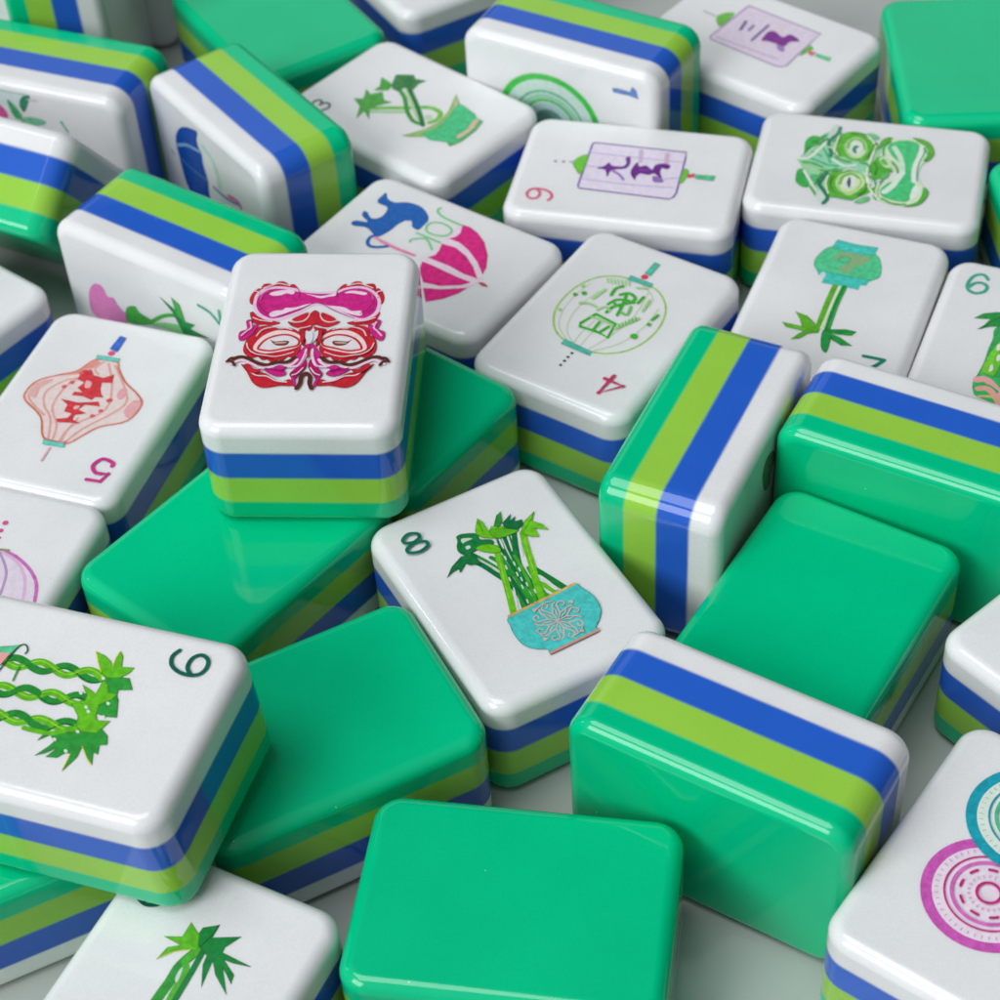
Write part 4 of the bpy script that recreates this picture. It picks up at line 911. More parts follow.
('D',(205,80,150),0.32,[0.44,8.15],0),
('D',(205,80,150),0.2,[0.84,7.13],0)],
'A':[
('F',(198,38,52),0,[6.55,-7.28,6.49,-8.37,6.08,-8.62,5.66,-8.56,5.26,-8.31,4.82,-8.94,4.11,-8.94,3.52,-8.38,3.03,-8.54,2.45,-7.83,2.48,-7.39,5.15,-7.51],0),
('F',(198,38,52),0,[-6.31,-7.33,-6.21,-8.41,-5.79,-8.66,-5.37,-8.6,-4.98,-8.35,-4.53,-8.97,-3.82,-8.97,-3.26,-8.4,-2.76,-8.56,-2.21,-7.84,-2.26,-7.41,-4.91,-7.54],0),
('F',(198,38,52),0,[7.66,-5.83,7.52,-6.88,6.87,-7.81,6.59,-6.97,7,-6.05,7.04,-5.12,7.45,-5.15],0),
('F',(198,38,52),0,[-7.46,-5.89,-7.28,-6.93,-6.6,-7.86,-6.36,-7.02,-6.8,-6.1,-6.87,-5.18,-7.28,-5.21],0),
('F',(198,38,52),0,[7.31,-3.6,6.99,-3.75,6.38,-3,5.09,-2.4,3.73,-1.96,4.58,-1.53,5.4,-1.65,6.1,-1.64,6.75,-2.03,7.11,-2.84],0),
('F',(198,38,52),0,[-7.2,-3.66,-6.88,-3.81,-6.3,-3.06,-5.04,-2.45,-3.7,-1.99,-4.56,-1.58,-5.37,-1.7,-6.07,-1.71,-6.71,-2.1,-7.03,-2.91],0),
('F',(238,196,226),0,[7.2,-5.43,7.05,-6.88,6.03,-7.97,4.41,-8.13,2.53,-7.76,1.67,-7.39,0.22,-7.21,-1.8,-7.34,-2.96,-7.94,-4.35,-8.22,-5.65,-7.85,-6.83,-6.56,-7.17,-5.03,-6.92,-3.45,-5.54,-2.36,-4.32,-2.54,-2.18,-3.79,-0.04,-4.94,1.81,-3.53,3.69,-2.44,5.08,-2.31,6.33,-3.09,7.01,-4.36],0),
('F',(205,38,132),0,[6.81,-5.28,6.68,-6.29,5.86,-7.44,4.36,-7.69,2.46,-7.2,0.18,-6.84,-2.04,-6.97,-3,-7.53,-4.4,-7.79,-5.66,-7.33,-6.55,-6.1,-6.74,-4.87,-6.46,-3.66,-5.5,-2.81,-4.37,-3.08,-2.34,-4.22,0,-5.31,1.87,-4.02,3.95,-2.86,5.04,-2.79,6.14,-3.57,6.65,-4.51],0),
('F',(238,214,230),0,[5.57,-6.82,5.11,-7.2,3.53,-7.57,2.77,-7.2,2.98,-6.77,3.65,-6.95,4.22,-6.64,5.02,-6.52],0),
('F',(238,214,230),0,[1.4,-6.84,-0.27,-6.47,-1.45,-6.85,-1.94,-6.97,-1.89,-6.54,-1.1,-6.35,-0.31,-6.13,0.75,-6.53],0),
('F',(238,214,230),0,[-2.85,-7.01,-3.82,-7.41,-5.38,-7.05,-5.12,-6.68,-3.87,-6.98],0),
('F',(238,214,230),0,[5.18,-3.4,4.69,-3.91,3.7,-4.07,3.44,-4.44,2.34,-4.53,1.38,-4.99,0.43,-5.18,1.34,-4.63,2.67,-3.95,3.8,-3.31,4.76,-2.91],0),
('F',(238,214,230),0,[-0.41,-5.22,-1.26,-4.85,-2.08,-4.76,-3.11,-4.56,-3.98,-3.95,-5.02,-3.96,-5.16,-3.2,-4.14,-3.35,-2.35,-4.16],0),
('S',(150,20,90),0.1,[3.95,-2.92,2.07,-4.02,0,-5.31,-2.17,-3.94,-4.4,-2.75],0),
('S',(150,20,90),0.1,[2.41,-7.61,2.13,-6.99,2.18,-6.22],0),
('S',(150,20,90),0.1,[-2.1,-7.41,-2.02,-6.85,-2.23,-6.17],0),
('F',(198,38,52),0,[2.89,-2.11,2.22,-1.9,1.42,-1.97,0.88,-2.42,0.58,-3.33,0.06,-4.03,-0.68,-3.24,-1.35,-2.22,-2.92,-2.14,-2.05,-1.39,-1.26,-1.26,-0.22,-1.62,0.52,-1.13,1.52,-1.07,2.36,-1.42],0),
('F',(240,200,205),0,[2.63,-2.32,2.06,-3.11,0.8,-3.84,0.6,-3.18,1.02,-2.27,1.82,-1.97],0),
('F',(240,200,205),0,[-2.59,-2.35,-2,-3.13,-0.71,-3.85,-0.54,-3.18,-0.99,-2.28,-1.8,-1.98],0),
('F',(198,38,52),0,[2.44,-2.41,1.94,-2.96,0.89,-3.6,0.8,-3.11,1.16,-2.45,1.85,-2.18],0),
('F',(198,38,52),0,[-2.4,-2.44,-1.89,-2.98,-0.81,-3.6,-0.73,-3.12,-1.12,-2.46,-1.82,-2.19],0),
('F',(198,38,52),0,[1.48,-0.77,0.72,-1.13,0.1,-1.32,0.36,-0.63,1.14,-0.48,0.8,-0.12,1.2,-0.12],0),
('F',(198,38,52),0,[-1.5,-0.79,-0.74,-1.14,-0.11,-1.32,-0.4,-0.63,-1.18,-0.49,-0.85,-0.13,-1.25,-0.13],0),
('F',(198,38,52),0,[0.94,0.41,0.73,-0.33,0.26,-0.63,0.36,0.26,0.57,1,0.56,1.88,0.9,1.59],0),
('F',(198,38,52),0,[-1.01,0.4,-0.77,-0.34,-0.3,-0.63,-0.43,0.26,-0.66,0.99,-0.69,1.87,-1.01,1.58],0),
('F',(198,38,52),0,[6.4,0.15,6.29,-0.81,5.56,-1.35,4.55,-1.29,3.68,-0.82,2.51,-1,1.6,-0.47,1.07,0.12,1.04,1.59,0.99,2.47,1.34,3.34,1.72,3.78,2.23,3.64,2.74,4.28,3.29,4.11,3.78,4.57,4.39,4.11,4.92,4.18,5.48,3.66,6.25,3.81,7.14,2.85,7.15,1.33,6.81,0.44],0),
('F',(198,38,52),0,[-6.43,0.08,-6.29,-0.87,-5.54,-1.4,-4.54,-1.34,-3.7,-0.86,-2.52,-1.03,-1.64,-0.49,-1.13,0.1,-1.15,1.58,-1.14,2.45,-1.52,3.32,-1.91,3.76,-2.42,3.61,-2.95,4.24,-3.5,4.06,-4,4.52,-4.59,4.06,-5.12,4.11,-5.66,3.59,-6.43,3.73,-7.27,2.77,-7.23,1.25,-6.86,0.37],0),
('F',(240,214,214),0,[6.18,2.32,5.79,0.97,4.89,-0.1,3.66,-0.64,2.19,-0.41,1.14,0.41,1,1.53,1.66,2.3,3.02,2.8,4.56,3.13,5.54,2.9],0),
('F',(240,214,214),0,[-6.3,2.25,-5.86,0.9,-4.93,-0.15,-3.69,-0.68,-2.23,-0.43,-1.21,0.4,-1.12,1.52,-1.8,2.27,-3.18,2.76,-4.73,3.07,-5.69,2.83],0),
('C',(190,50,50),0.28,[5.63,2.29,5.04,1.02,3.94,0.28,2.57,0.12,1.36,0.86,1.33,1.8,2.5,2.24,4.02,2.72,5.13,2.61],0),
('C',(190,50,50),0.28,[-5.75,2.22,-5.12,0.97,-4,0.24,-2.62,0.1,-1.45,0.84,-1.45,1.78,-2.64,2.21,-4.17,2.67,-5.27,2.55],0),
('F',(226,220,226),0,[5.24,2.2,4.78,1.2,3.87,0.52,2.58,0.36,1.59,0.95,1.59,1.59,2.61,2.01,4.06,2.43],0),
('F',(226,220,226),0,[-5.37,2.14,-4.87,1.14,-3.94,0.47,-2.64,0.33,-1.68,0.93,-1.7,1.57,-2.74,1.98,-4.2,2.38],0),
('F',(120,60,42),0,[4.41,0.96,4.02,1.25,2.44,1.16,2.64,1.8,3.71,1.81],0),
('F',(120,60,42),0,[-4.49,0.91,-4.11,1.21,-2.53,1.13,-2.76,1.77,-3.82,1.77],0),
('F',(210,170,150),0,[3.9,1.37,2.66,1.31,2.79,1.51,3.74,1.58],0),
('F',(210,170,150),0,[-4,1.33,-2.76,1.27,-2.9,1.48,-3.84,1.53],0),
('F',(205,38,132),0,[7.96,0.81,7.98,-0.29,7.25,-0.8,7.51,-2.09,6.97,-2.3,6.73,-1.4,6.15,-1.58,6.32,-0.45,6.74,0.3,7.52,1.1],0),
('F',(205,38,132),0,[-8.01,0.72,-7.99,-0.38,-7.24,-0.88,-7.45,-2.16,-6.91,-2.37,-6.7,-1.47,-6.12,-1.65,-6.33,-0.52,-6.78,0.22,-7.59,1.01],0),
('F',(198,38,52),0,[7.12,4.91,6.41,5.48,5.34,6.19,4.33,6.38,3.46,7.09,2.4,7.7,1.52,7.3,1.13,8.25,2.52,8.27,4.23,8.62,5.28,8.01,5.84,7.1,6.33,6.11],0),
('F',(198,38,52),0,[-7.33,4.81,-6.65,5.39,-5.61,6.11,-4.62,6.32,-3.77,7.03,-2.75,7.66,-1.85,7.27,-1.49,8.23,-2.89,8.22,-4.6,8.55,-5.63,7.92,-6.14,7.01,-6.59,6.02],0),
('F',(205,38,132),0,[4.82,5.38,3.65,5.61,2.4,5.88,2.05,6.51,2.9,6.85,3.95,6.29],0),
('F',(205,38,132),0,[-5.06,5.32,-3.91,5.55,-2.67,5.85,-2.34,6.48,-3.21,6.81,-4.23,6.23],0),
('F',(205,38,132),0,[2.59,5.43,1.59,4.79,1.02,2.99,0.16,1.58,-0.14,2.46,0.36,3.63,0.8,4.84,1.52,5.42],0),
('F',(205,38,132),0,[-2.85,5.39,-1.83,4.76,-1.19,2.98,-0.28,1.58,-0.01,2.46,-0.55,3.62,-1.04,4.83,-1.77,5.4],0),
('F',(175,25,95),0,[1.62,6.5,0.93,5.36,0.26,4.09,-0.01,5.06,0.24,5.92,0.76,6.78,1.05,7.29],0),
('F',(175,25,95),0,[-1.92,6.48,-1.19,5.34,-0.47,4.08,-0.24,5.06,-0.52,5.92,-1.07,6.77,-1.38,7.28],0),
('F',(205,38,132),0,[1.37,6.93,0.99,7.29,0.74,8.53,1.08,8.2],0),
('F',(205,38,132),0,[-1.68,6.91,-1.32,7.28,-1.12,8.52,-1.44,8.18],0),
('S',(240,205,225),0.32,[1.91,5.36,0.77,5.07,0.13,3.04],0),
('S',(240,205,225),0.32,[-2.17,5.34,-1.02,5.06,-0.3,3.04],0),
('S',(240,205,225),0.35,[8.26,4.98,7.17,4.31,6.11,4.82,4.83,5.56,3.3,5.26,1.75,5.08,1.07,4.21],0),
('S',(240,205,225),0.35,[-8.46,4.86,-7.36,4.21,-6.33,4.73,-5.08,5.49,-3.55,5.21,-2,5.05,-1.29,4.19],0),
('S',(92,42,34),0.48,[8.08,4.14,7.44,3.82,6.52,4.01,5.54,4.67,4.3,5.09,3.38,4.63,2.2,4.62,1.35,3.92],0),
('S',(92,42,34),0.48,[-8.26,4.03,-7.6,3.72,-6.7,3.93,-5.76,4.59,-4.54,5.03,-3.61,4.58,-2.43,4.59,-1.55,3.9],0),
('S',(92,42,34),0.3,[8.74,4.61,8.39,4.03,7.91,3.96],0),
('S',(92,42,34),0.3,[-8.93,4.49,-8.56,3.91,-8.08,3.86],0),
('S',(92,42,34),0.35,[8.43,4.49,8.06,4.69,7.8,5.18],0),
('S',(92,42,34),0.35,[-8.61,4.37,-8.26,4.58,-8.01,5.07],0),
('S',(92,42,34),0.48,[0.61,8.81,0.33,7.91,0.32,6.92,-0.13,6.38],0),
('S',(92,42,34),0.48,[-1,8.8,-0.69,7.9,-0.63,6.91,-0.17,6.38],0),
('F',(222,218,226),0,[0.3,2.46,-0.17,3.04,0.02,3.77,0.41,3.19],0),
('F',(222,218,226),0,[-0.45,2.46,-0.01,3.04,-0.22,3.77,-0.59,3.18],0),
('F',(222,218,226),0,[0.65,-0.48,0.08,0.11,0.01,1.58,0.61,0.7],0),
('F',(222,218,226),0,[-0.68,-0.49,-0.14,0.11,-0.12,1.58,-0.69,0.7],0),
('S',(236,200,206),0.16,[6.02,0.44,5.64,-0.45,4.9,-0.9,3.72,-1.06,2.26,-0.62],0),
('S',(236,200,206),0.16,[-6.07,0.37,-5.66,-0.51,-4.9,-0.95,-3.72,-1.1,-2.29,-0.64],0),
('S',(236,205,210),0.14,[6.95,1.62,6.61,2.65,5.72,3.37,4.7,3.6,3.69,3.79,2.73,3.58,1.61,3.05],0),
('S',(236,205,210),0.14,[-7.04,1.54,-6.74,2.57,-5.88,3.3,-4.88,3.53,-3.88,3.74,-2.91,3.55,-1.78,3.03],0),
('S',(150,25,40),0.12,[6.83,2.5,6.11,3.37,4.87,3.8,3.63,4.23],0),
('S',(150,25,40),0.12,[-6.95,2.42,-6.27,3.29,-5.06,3.74,-3.84,4.18],0),
('S',(236,205,210),0.16,[7.35,-7.13,6.8,-6.82,6.9,-6.05],0),
('S',(236,205,210),0.16,[-7.11,-7.18,-6.57,-6.87,-6.7,-6.1],0),
('S',(236,205,210),0.16,[6.29,-7.6,5.43,-8.06,4.65,-8.38,3.38,-8.01],0),
('S',(236,205,210),0.16,[-6.03,-7.64,-5.16,-8.1,-4.38,-8.41,-3.12,-8.03],0),
('S',(236,205,210),0.16,[6.82,-2.54,5.86,-2.1,4.62,-1.89],0),
('S',(236,205,210),0.16,[-6.76,-2.61,-5.81,-2.15,-4.6,-1.94],0),
('S',(236,205,215),0.18,[6.15,5.97,5.25,6.82,4.06,6.95,2.99,7.65,1.8,7.87],0),
('S',(236,205,215),0.18,[-6.41,5.88,-5.55,6.74,-4.37,6.89,-3.33,7.6,-2.15,7.84],0),
('S',(236,190,215),0.2,[7.71,0.45,7.22,-0.3,6.8,-0.89,7.02,-1.79],0),
('S',(236,190,215),0.2,[-7.75,0.36,-7.23,-0.37,-6.79,-0.96,-6.98,-1.86],0),
('S',(238,200,225),0.2,[0.93,5.36,0.55,4.49,0.27,3.04],0),
('S',(238,200,225),0.2,[-1.19,5.34,-0.77,4.48,-0.44,3.04],0),
('S',(238,200,225),0.16,[1.35,6.79,0.8,6.5,0.27,5.64],0),
('S',(238,200,225),0.16,[-1.66,6.76,-1.1,6.48,-0.54,5.63],0),
('F',(205,38,132),0,[3.45,5.66,2.91,5.26,2.28,5.54,2.62,6],0),
('F',(205,38,132),0,[-3.71,5.61,-3.16,5.21,-2.55,5.51,-2.9,5.96],0),
('S',(160,20,90),0.12,[4.42,5.73,3.4,6,2.4,6.17],0),
('S',(160,20,90),0.12,[-4.68,5.66,-3.68,5.95,-2.69,6.13],0),
('F',(198,38,52),0,[1.13,-0.33,0.86,-0.63,0.7,0.71,0.78,1.73,1.11,1],0),
('F',(198,38,52),0,[-1.17,-0.34,-0.89,-0.64,-0.79,0.7,-0.9,1.72,-1.2,0.99],0),
('S',(236,205,210),0.14,[1.47,-0.71,0.7,-0.92,0.22,-1.14],0),
('S',(236,205,210),0.14,[-1.5,-0.73,-0.72,-0.93,-0.24,-1.14],0),
('F',(198,38,52),0,[0.12,2.61,-0.09,2.4,-0.19,3.62,-0.01,4.06],0),
('F',(226,222,228),0,[0.58,0.41,0.13,-0.33,-0.25,0.4,-0.15,1.58,0.23,1.73],0),
('F',(198,38,52),0,[6.82,5.4,6.27,5.11,5.57,5.91,4.77,6.01,5.29,6.53,6.01,6.31],0),
('F',(198,38,52),0,[-7.05,5.3,-6.49,5.02,-5.83,5.82,-5.04,5.94,-5.57,6.45,-6.28,6.22],0),
('S',(210,90,160),0.14,[6.43,-5.59,6.25,-6.51,5.7,-6.98],0),
('S',(210,90,160),0.14,[-6.25,-5.64,-6.03,-6.56,-5.47,-7.02],0),
('S',(150,20,90),0.1,[6.57,-5.13,6,-3.91,5.08,-3.09],0),
('S',(150,20,90),0.1,[-6.41,-5.18,-5.89,-3.96,-5.01,-3.14],0)],
'SEVEN':[
('S',(38,140,52),0.8,[-2.75,-12.9,-3.03,-12.58,-3.23,-12.22,-3.29,-11.78,-3.2,-11.26,-3,-10.67,-2.75,-10.06,-2.52,-9.46,-2.39,-8.92,-2.4,-8.46,-2.55,-8.07,-2.81,-7.75,-3.07,-7.47,-3.2,-7.32,-3.32,-7.16,-3.41,-6.99,-3.47,-6.8,-3.5,-6.6,-3.5,-6.38,-3.46,-6.14,-3.4,-5.89,-3.31,-5.62,-3.21,-5.34,-3.09,-5.06,-2.97,-4.77,-2.85,-4.46,-2.75,-4.16,-2.69,-3.88,-2.66,-3.62,-2.67,-3.38,-2.72,-3.17,-2.81,-2.97,-2.93,-2.79,-3.08,-2.62,-3.24,-2.46,-3.4,-2.3,-3.54,-2.14,-3.65,-1.99,-3.74,-1.82,-3.81,-1.64,-3.84,-1.43,-3.84,-1.22,-3.8,-0.98,-3.74,-0.73,-3.66,-0.47,-3.55,-0.21,-3.44,0.07,-3.34,0.34,-3.22,0.61,-3.11,0.88,-3.03,1.14,-2.97,1.38,-2.95,1.61,-2.96,1.82,-3,2.01,-3.07,2.19,-3.16,2.36,-3.27,2.51,-3.39,2.67,-3.52,2.82],0),
('S',(96,182,34),0.8,[-2.72,-12.89,-2.48,-12.27,-2.31,-11.71,-2.28,-11.22,-2.4,-10.81,-2.64,-10.47,-2.93,-10.16,-3.19,-9.83,-3.35,-9.45,-3.37,-8.99,-3.25,-8.46,-3.03,-7.86,-2.8,-7.32,-2.69,-7.04,-2.61,-6.78,-2.54,-6.52,-2.5,-6.28,-2.5,-6.06,-2.53,-5.86,-2.59,-5.67,-2.68,-5.5,-2.79,-5.34,-2.92,-5.19,-3.06,-5.05,-3.21,-4.9,-3.36,-4.73,-3.49,-4.55,-3.58,-4.36,-3.64,-4.14,-3.66,-3.91,-3.64,-3.65,-3.57,-3.37,-3.48,-3.08,-3.36,-2.77,-3.23,-2.46,-3.11,-2.15,-3,-1.87,-2.92,-1.61,-2.86,-1.36,-2.84,-1.13,-2.84,-0.92,-2.88,-0.72,-2.95,-0.54,-3.05,-0.38,-3.17,-0.22,-3.3,-0.08,-3.45,0.06,-3.59,0.2,-3.71,0.36,-3.81,0.53,-3.88,0.7,-3.93,0.9,-3.94,1.1,-3.92,1.33,-3.87,1.57,-3.79,1.83,-3.68,2.09,-3.56,2.37,-3.43,2.65,-3.3,2.93],0),
('S',(20,95,45),0.12,[-2.46,-12.74,-2.74,-12.42,-2.93,-12.05,-3,-11.62,-2.91,-11.1,-2.71,-10.51,-2.45,-9.9,-2.23,-9.3,-2.1,-8.76,-2.11,-8.3,-2.26,-7.91,-2.52,-7.59,-2.78,-7.31,-2.91,-7.16,-3.03,-7,-3.12,-6.83,-3.18,-6.65,-3.21,-6.44,-3.21,-6.22,-3.17,-5.98,-3.11,-5.73,-3.02,-5.46,-2.91,-5.19,-2.8,-4.91,-2.68,-4.62,-2.56,-4.31,-2.46,-4.01,-2.4,-3.73,-2.37,-3.47,-2.38,-3.23,-2.43,-3.02,-2.52,-2.82,-2.64,-2.64,-2.79,-2.47,-2.95,-2.31,-3.11,-2.15,-3.24,-1.99,-3.36,-1.84,-3.45,-1.67,-3.52,-1.48,-3.55,-1.28,-3.55,-1.07,-3.51,-0.83,-3.45,-0.59,-3.37,-0.33,-3.26,-0.06,-3.16,0.21,-3.05,0.48,-2.93,0.76,-2.82,1.03,-2.74,1.29,-2.68,1.53,-2.66,1.75,-2.67,1.96,-2.71,2.16,-2.78,2.33,-2.87,2.5,-2.98,2.66,-3.11,2.81,-3.23,2.96],0),
('S',(150,210,60),0.12,[-2.82,-12.94,-2.57,-12.33,-2.41,-11.76,-2.38,-11.27,-2.5,-10.87,-2.74,-10.52,-3.02,-10.21,-3.29,-9.89,-3.45,-9.51,-3.47,-9.05,-3.35,-8.51,-3.13,-7.92,-2.9,-7.37,-2.79,-7.1,-2.7,-6.83,-2.64,-6.57,-2.6,-6.33,-2.6,-6.11,-2.62,-5.91,-2.68,-5.72,-2.77,-5.55,-2.89,-5.39,-3.02,-5.24,-3.16,-5.1,-3.31,-4.95,-3.45,-4.78,-3.58,-4.6,-3.68,-4.41,-3.74,-4.2,-3.76,-3.96,-3.73,-3.7,-3.67,-3.42,-3.58,-3.13,-3.46,-2.82,-3.33,-2.51,-3.2,-2.2,-3.1,-1.92,-3.02,-1.66,-2.96,-1.41,-2.93,-1.18,-2.94,-0.97,-2.98,-0.77,-3.05,-0.59,-3.14,-0.43,-3.26,-0.27,-3.4,-0.13,-3.55,0.01,-3.69,0.15,-3.81,0.31,-3.91,0.48,-3.98,0.65,-4.03,0.85,-4.04,1.05,-4.02,1.28,-3.97,1.52,-3.89,1.78,-3.78,2.04,-3.66,2.32,-3.53,2.6,-3.39,2.88],0),
('S',(38,140,52),0.64,[-3.5,-6.38,-3.46,-6.14,-3.4,-5.89,-3.31,-5.62,-3.21,-5.34,-3.09,-5.06,-2.97,-4.77,-2.85,-4.46,-2.75,-4.16,-2.69,-3.88,-2.66,-3.62,-2.67,-3.38,-2.72,-3.17,-2.81,-2.97,-2.93,-2.79],0),
('S',(38,140,52),0.8,[0.97,-10.8,0.85,-10.45,0.65,-10.15,0.4,-9.88,0.16,-9.6,-0.02,-9.29,-0.1,-8.92,-0.07,-8.49,0.07,-8.01,0.27,-7.49,0.49,-6.96,0.67,-6.45,0.76,-6.03,0.76,-5.83,0.72,-5.64,0.66,-5.47,0.58,-5.32,0.47,-5.17,0.34,-5.04,0.2,-4.91,0.05,-4.79,-0.09,-4.66,-0.23,-4.53,-0.35,-4.39,-0.44,-4.24,-0.5,-4.07,-0.54,-3.88,-0.54,-3.68,-0.51,-3.47,-0.46,-3.24,-0.39,-2.99,-0.3,-2.74,-0.19,-2.49,-0.09,-2.23,0.02,-1.97,0.12,-1.72,0.2,-1.47,0.26,-1.24,0.29,-1.02,0.29,-0.82,0.27,-0.63,0.22,-0.46,0.14,-0.3,0.04,-0.15,-0.07,-0.01,-0.2,0.13,-0.34,0.26,-0.47,0.39,-0.59,0.5,-0.7,0.62,-0.8,0.74,-0.88,0.87,-0.95,1.02,-0.99,1.17,-1.01,1.33,-1.01,1.51,-0.98,1.69,-0.95,1.88,-0.89,2.08,-0.83,2.29],0),
('S',(96,182,34),0.8,[0,-11.35,0.09,-10.88,0.26,-10.37,0.48,-9.84,0.69,-9.31,0.83,-8.81,0.88,-8.38,0.82,-8,0.65,-7.68,0.42,-7.4,0.17,-7.13,-0.04,-6.84,-0.17,-6.54,-0.22,-6.36,-0.24,-6.17,-0.24,-5.96,-0.21,-5.74,-0.15,-5.51,-0.08,-5.26,0,-5.02,0.09,-4.76,0.18,-4.51,0.26,-4.27,0.33,-4.03,0.38,-3.8,0.43,-3.57,0.44,-3.36,0.43,-3.17,0.38,-2.99,0.31,-2.82,0.22,-2.67,0.11,-2.52,-0.01,-2.39,-0.13,-2.25,-0.26,-2.12,-0.38,-1.98,-0.48,-1.83,-0.57,-1.68,-0.64,-1.51,-0.68,-1.33,-0.69,-1.13,-0.67,-0.92,-0.63,-0.7,-0.56,-0.46,-0.48,-0.22,-0.38,0.03,-0.28,0.28,-0.18,0.53,-0.12,0.75,-0.06,0.95,-0.02,1.14,0,1.33,0,1.5,-0.01,1.67,-0.05,1.82,-0.11,1.96,-0.19,2.09,-0.29,2.22,-0.4,2.33,-0.52,2.44],0),
('S',(20,95,45),0.12,[1.25,-10.64,1.13,-10.29,0.93,-9.99,0.68,-9.72,0.44,-9.44,0.27,-9.13,0.19,-8.76,0.22,-8.33,0.35,-7.85,0.55,-7.33,0.77,-6.8,0.95,-6.29,1.04,-5.88,1.04,-5.68,1.01,-5.49,0.94,-5.32,0.86,-5.16,0.75,-5.02,0.62,-4.89,0.48,-4.76,0.34,-4.63,0.19,-4.51,0.06,-4.38,-0.07,-4.24,-0.16,-4.09,-0.22,-3.92,-0.25,-3.73,-0.25,-3.53,-0.23,-3.31,-0.18,-3.08,-0.11,-2.84,-0.01,-2.59,0.09,-2.34,0.2,-2.08,0.3,-1.82,0.4,-1.57,0.48,-1.32,0.54,-1.09,0.57,-0.88,0.58,-0.67,0.55,-0.48,0.5,-0.31,0.43,-0.15,0.33,-0,0.21,0.14,0.08,0.27,-0.05,0.4,-0.18,0.53,-0.31,0.65,-0.42,0.77,-0.52,0.89,-0.6,1.02,-0.66,1.16,-0.7,1.31,-0.72,1.48,-0.72,1.65,-0.7,1.83,-0.66,2.03,-0.61,2.23,-0.55,2.43],0),
('S',(150,210,60),0.12,[-0.09,-11.4,-0.01,-10.94,0.17,-10.42,0.38,-9.89,0.59,-9.36,0.74,-8.87,0.79,-8.43,0.72,-8.05,0.56,-7.74,0.33,-7.45,0.08,-7.18,-0.14,-6.89,-0.26,-6.59,-0.32,-6.41,-0.34,-6.22,-0.33,-6.01,-0.3,-5.79,-0.25,-5.56,-0.17,-5.32,-0.09,-5.07,0,-4.81,0.09,-4.56,0.17,-4.32,0.24,-4.08,0.29,-3.85,0.33,-3.62,0.35,-3.41,0.33,-3.22,0.29,-3.04,0.22,-2.87,0.13,-2.72,0.02,-2.57,-0.1,-2.44,-0.23,-2.3,-0.35,-2.17,-0.47,-2.03,-0.58,-1.88,-0.67,-1.73,-0.73,-1.56,-0.77,-1.38,-0.78,-1.18,-0.77,-0.97,-0.72,-0.75,-0.66,-0.51,-0.57,-0.27,-0.48,-0.02,-0.38,0.23,-0.28,0.49,-0.21,0.7,-0.16,0.9,-0.12,1.1,-0.09,1.28,-0.09,1.46,-0.11,1.62,-0.15,1.77,-0.21,1.91,-0.28,2.05,-0.38,2.17,-0.49,2.29,-0.61,2.4],0),
('S',(38,140,52),0.64,[0.34,-5.04,0.2,-4.91,0.05,-4.79,-0.09,-4.66,-0.23,-4.53,-0.35,-4.39,-0.44,-4.24,-0.5,-4.07,-0.54,-3.88,-0.54,-3.68,-0.51,-3.47,-0.46,-3.24,-0.39,-2.99,-0.3,-2.74,-0.19,-2.49],0),
('S',(38,140,52),0.8,[3.3,-9.48,3.06,-9.21,2.87,-8.9,2.77,-8.55,2.78,-8.14,2.89,-7.67,3.07,-7.16,3.26,-6.65,3.43,-6.15,3.53,-5.69,3.52,-5.29,3.41,-4.95,3.23,-4.68,3.11,-4.55,2.98,-4.42,2.85,-4.29,2.72,-4.15,2.61,-4.01,2.52,-3.86,2.44,-3.7,2.39,-3.52,2.37,-3.33,2.38,-3.13,2.41,-2.91,2.47,-2.68,2.57,-2.42,2.68,-2.17,2.79,-1.91,2.91,-1.64,3.01,-1.39,3.11,-1.14,3.19,-0.9,3.24,-0.67,3.27,-0.45,3.28,-0.25,3.25,-0.07,3.18,0.1,3.08,0.24,2.95,0.37,2.81,0.5,2.67,0.62,2.53,0.75,2.39,0.87,2.27,1.01,2.16,1.15,2.07,1.31,2.02,1.47,1.98,1.66,1.97,1.79,1.97,1.92,1.97,2.06,1.99,2.2,2.02,2.35,2.05,2.5,2.09,2.65,2.13,2.8,2.18,2.95,2.22,3.11,2.26,3.26,2.3,3.41],0),
('S',(96,182,34),0.8,[3.33,-9.46,3.52,-8.95,3.65,-8.46,3.7,-8.03,3.64,-7.66,3.48,-7.34,3.26,-7.06,3.01,-6.79,2.79,-6.5,2.65,-6.18,2.6,-5.79,2.67,-5.35,2.8,-4.92,2.88,-4.67,2.97,-4.42,3.06,-4.17,3.15,-3.92,3.22,-3.68,3.27,-3.45,3.31,-3.23,3.31,-3.03,3.29,-2.84,3.25,-2.66,3.18,-2.5,3.09,-2.35,3,-2.19,2.9,-2.05,2.8,-1.9,2.69,-1.76,2.59,-1.61,2.5,-1.46,2.43,-1.3,2.38,-1.12,2.36,-0.94,2.36,-0.74,2.39,-0.52,2.42,-0.3,2.46,-0.08,2.52,0.15,2.59,0.38,2.67,0.62,2.75,0.86,2.82,1.1,2.88,1.33,2.92,1.55,2.94,1.75,2.93,1.95,2.9,2.13,2.85,2.25,2.79,2.35,2.72,2.45,2.64,2.54,2.56,2.62,2.46,2.71,2.36,2.79,2.26,2.87,2.16,2.94,2.05,3.02,1.95,3.1,1.85,3.18],0),
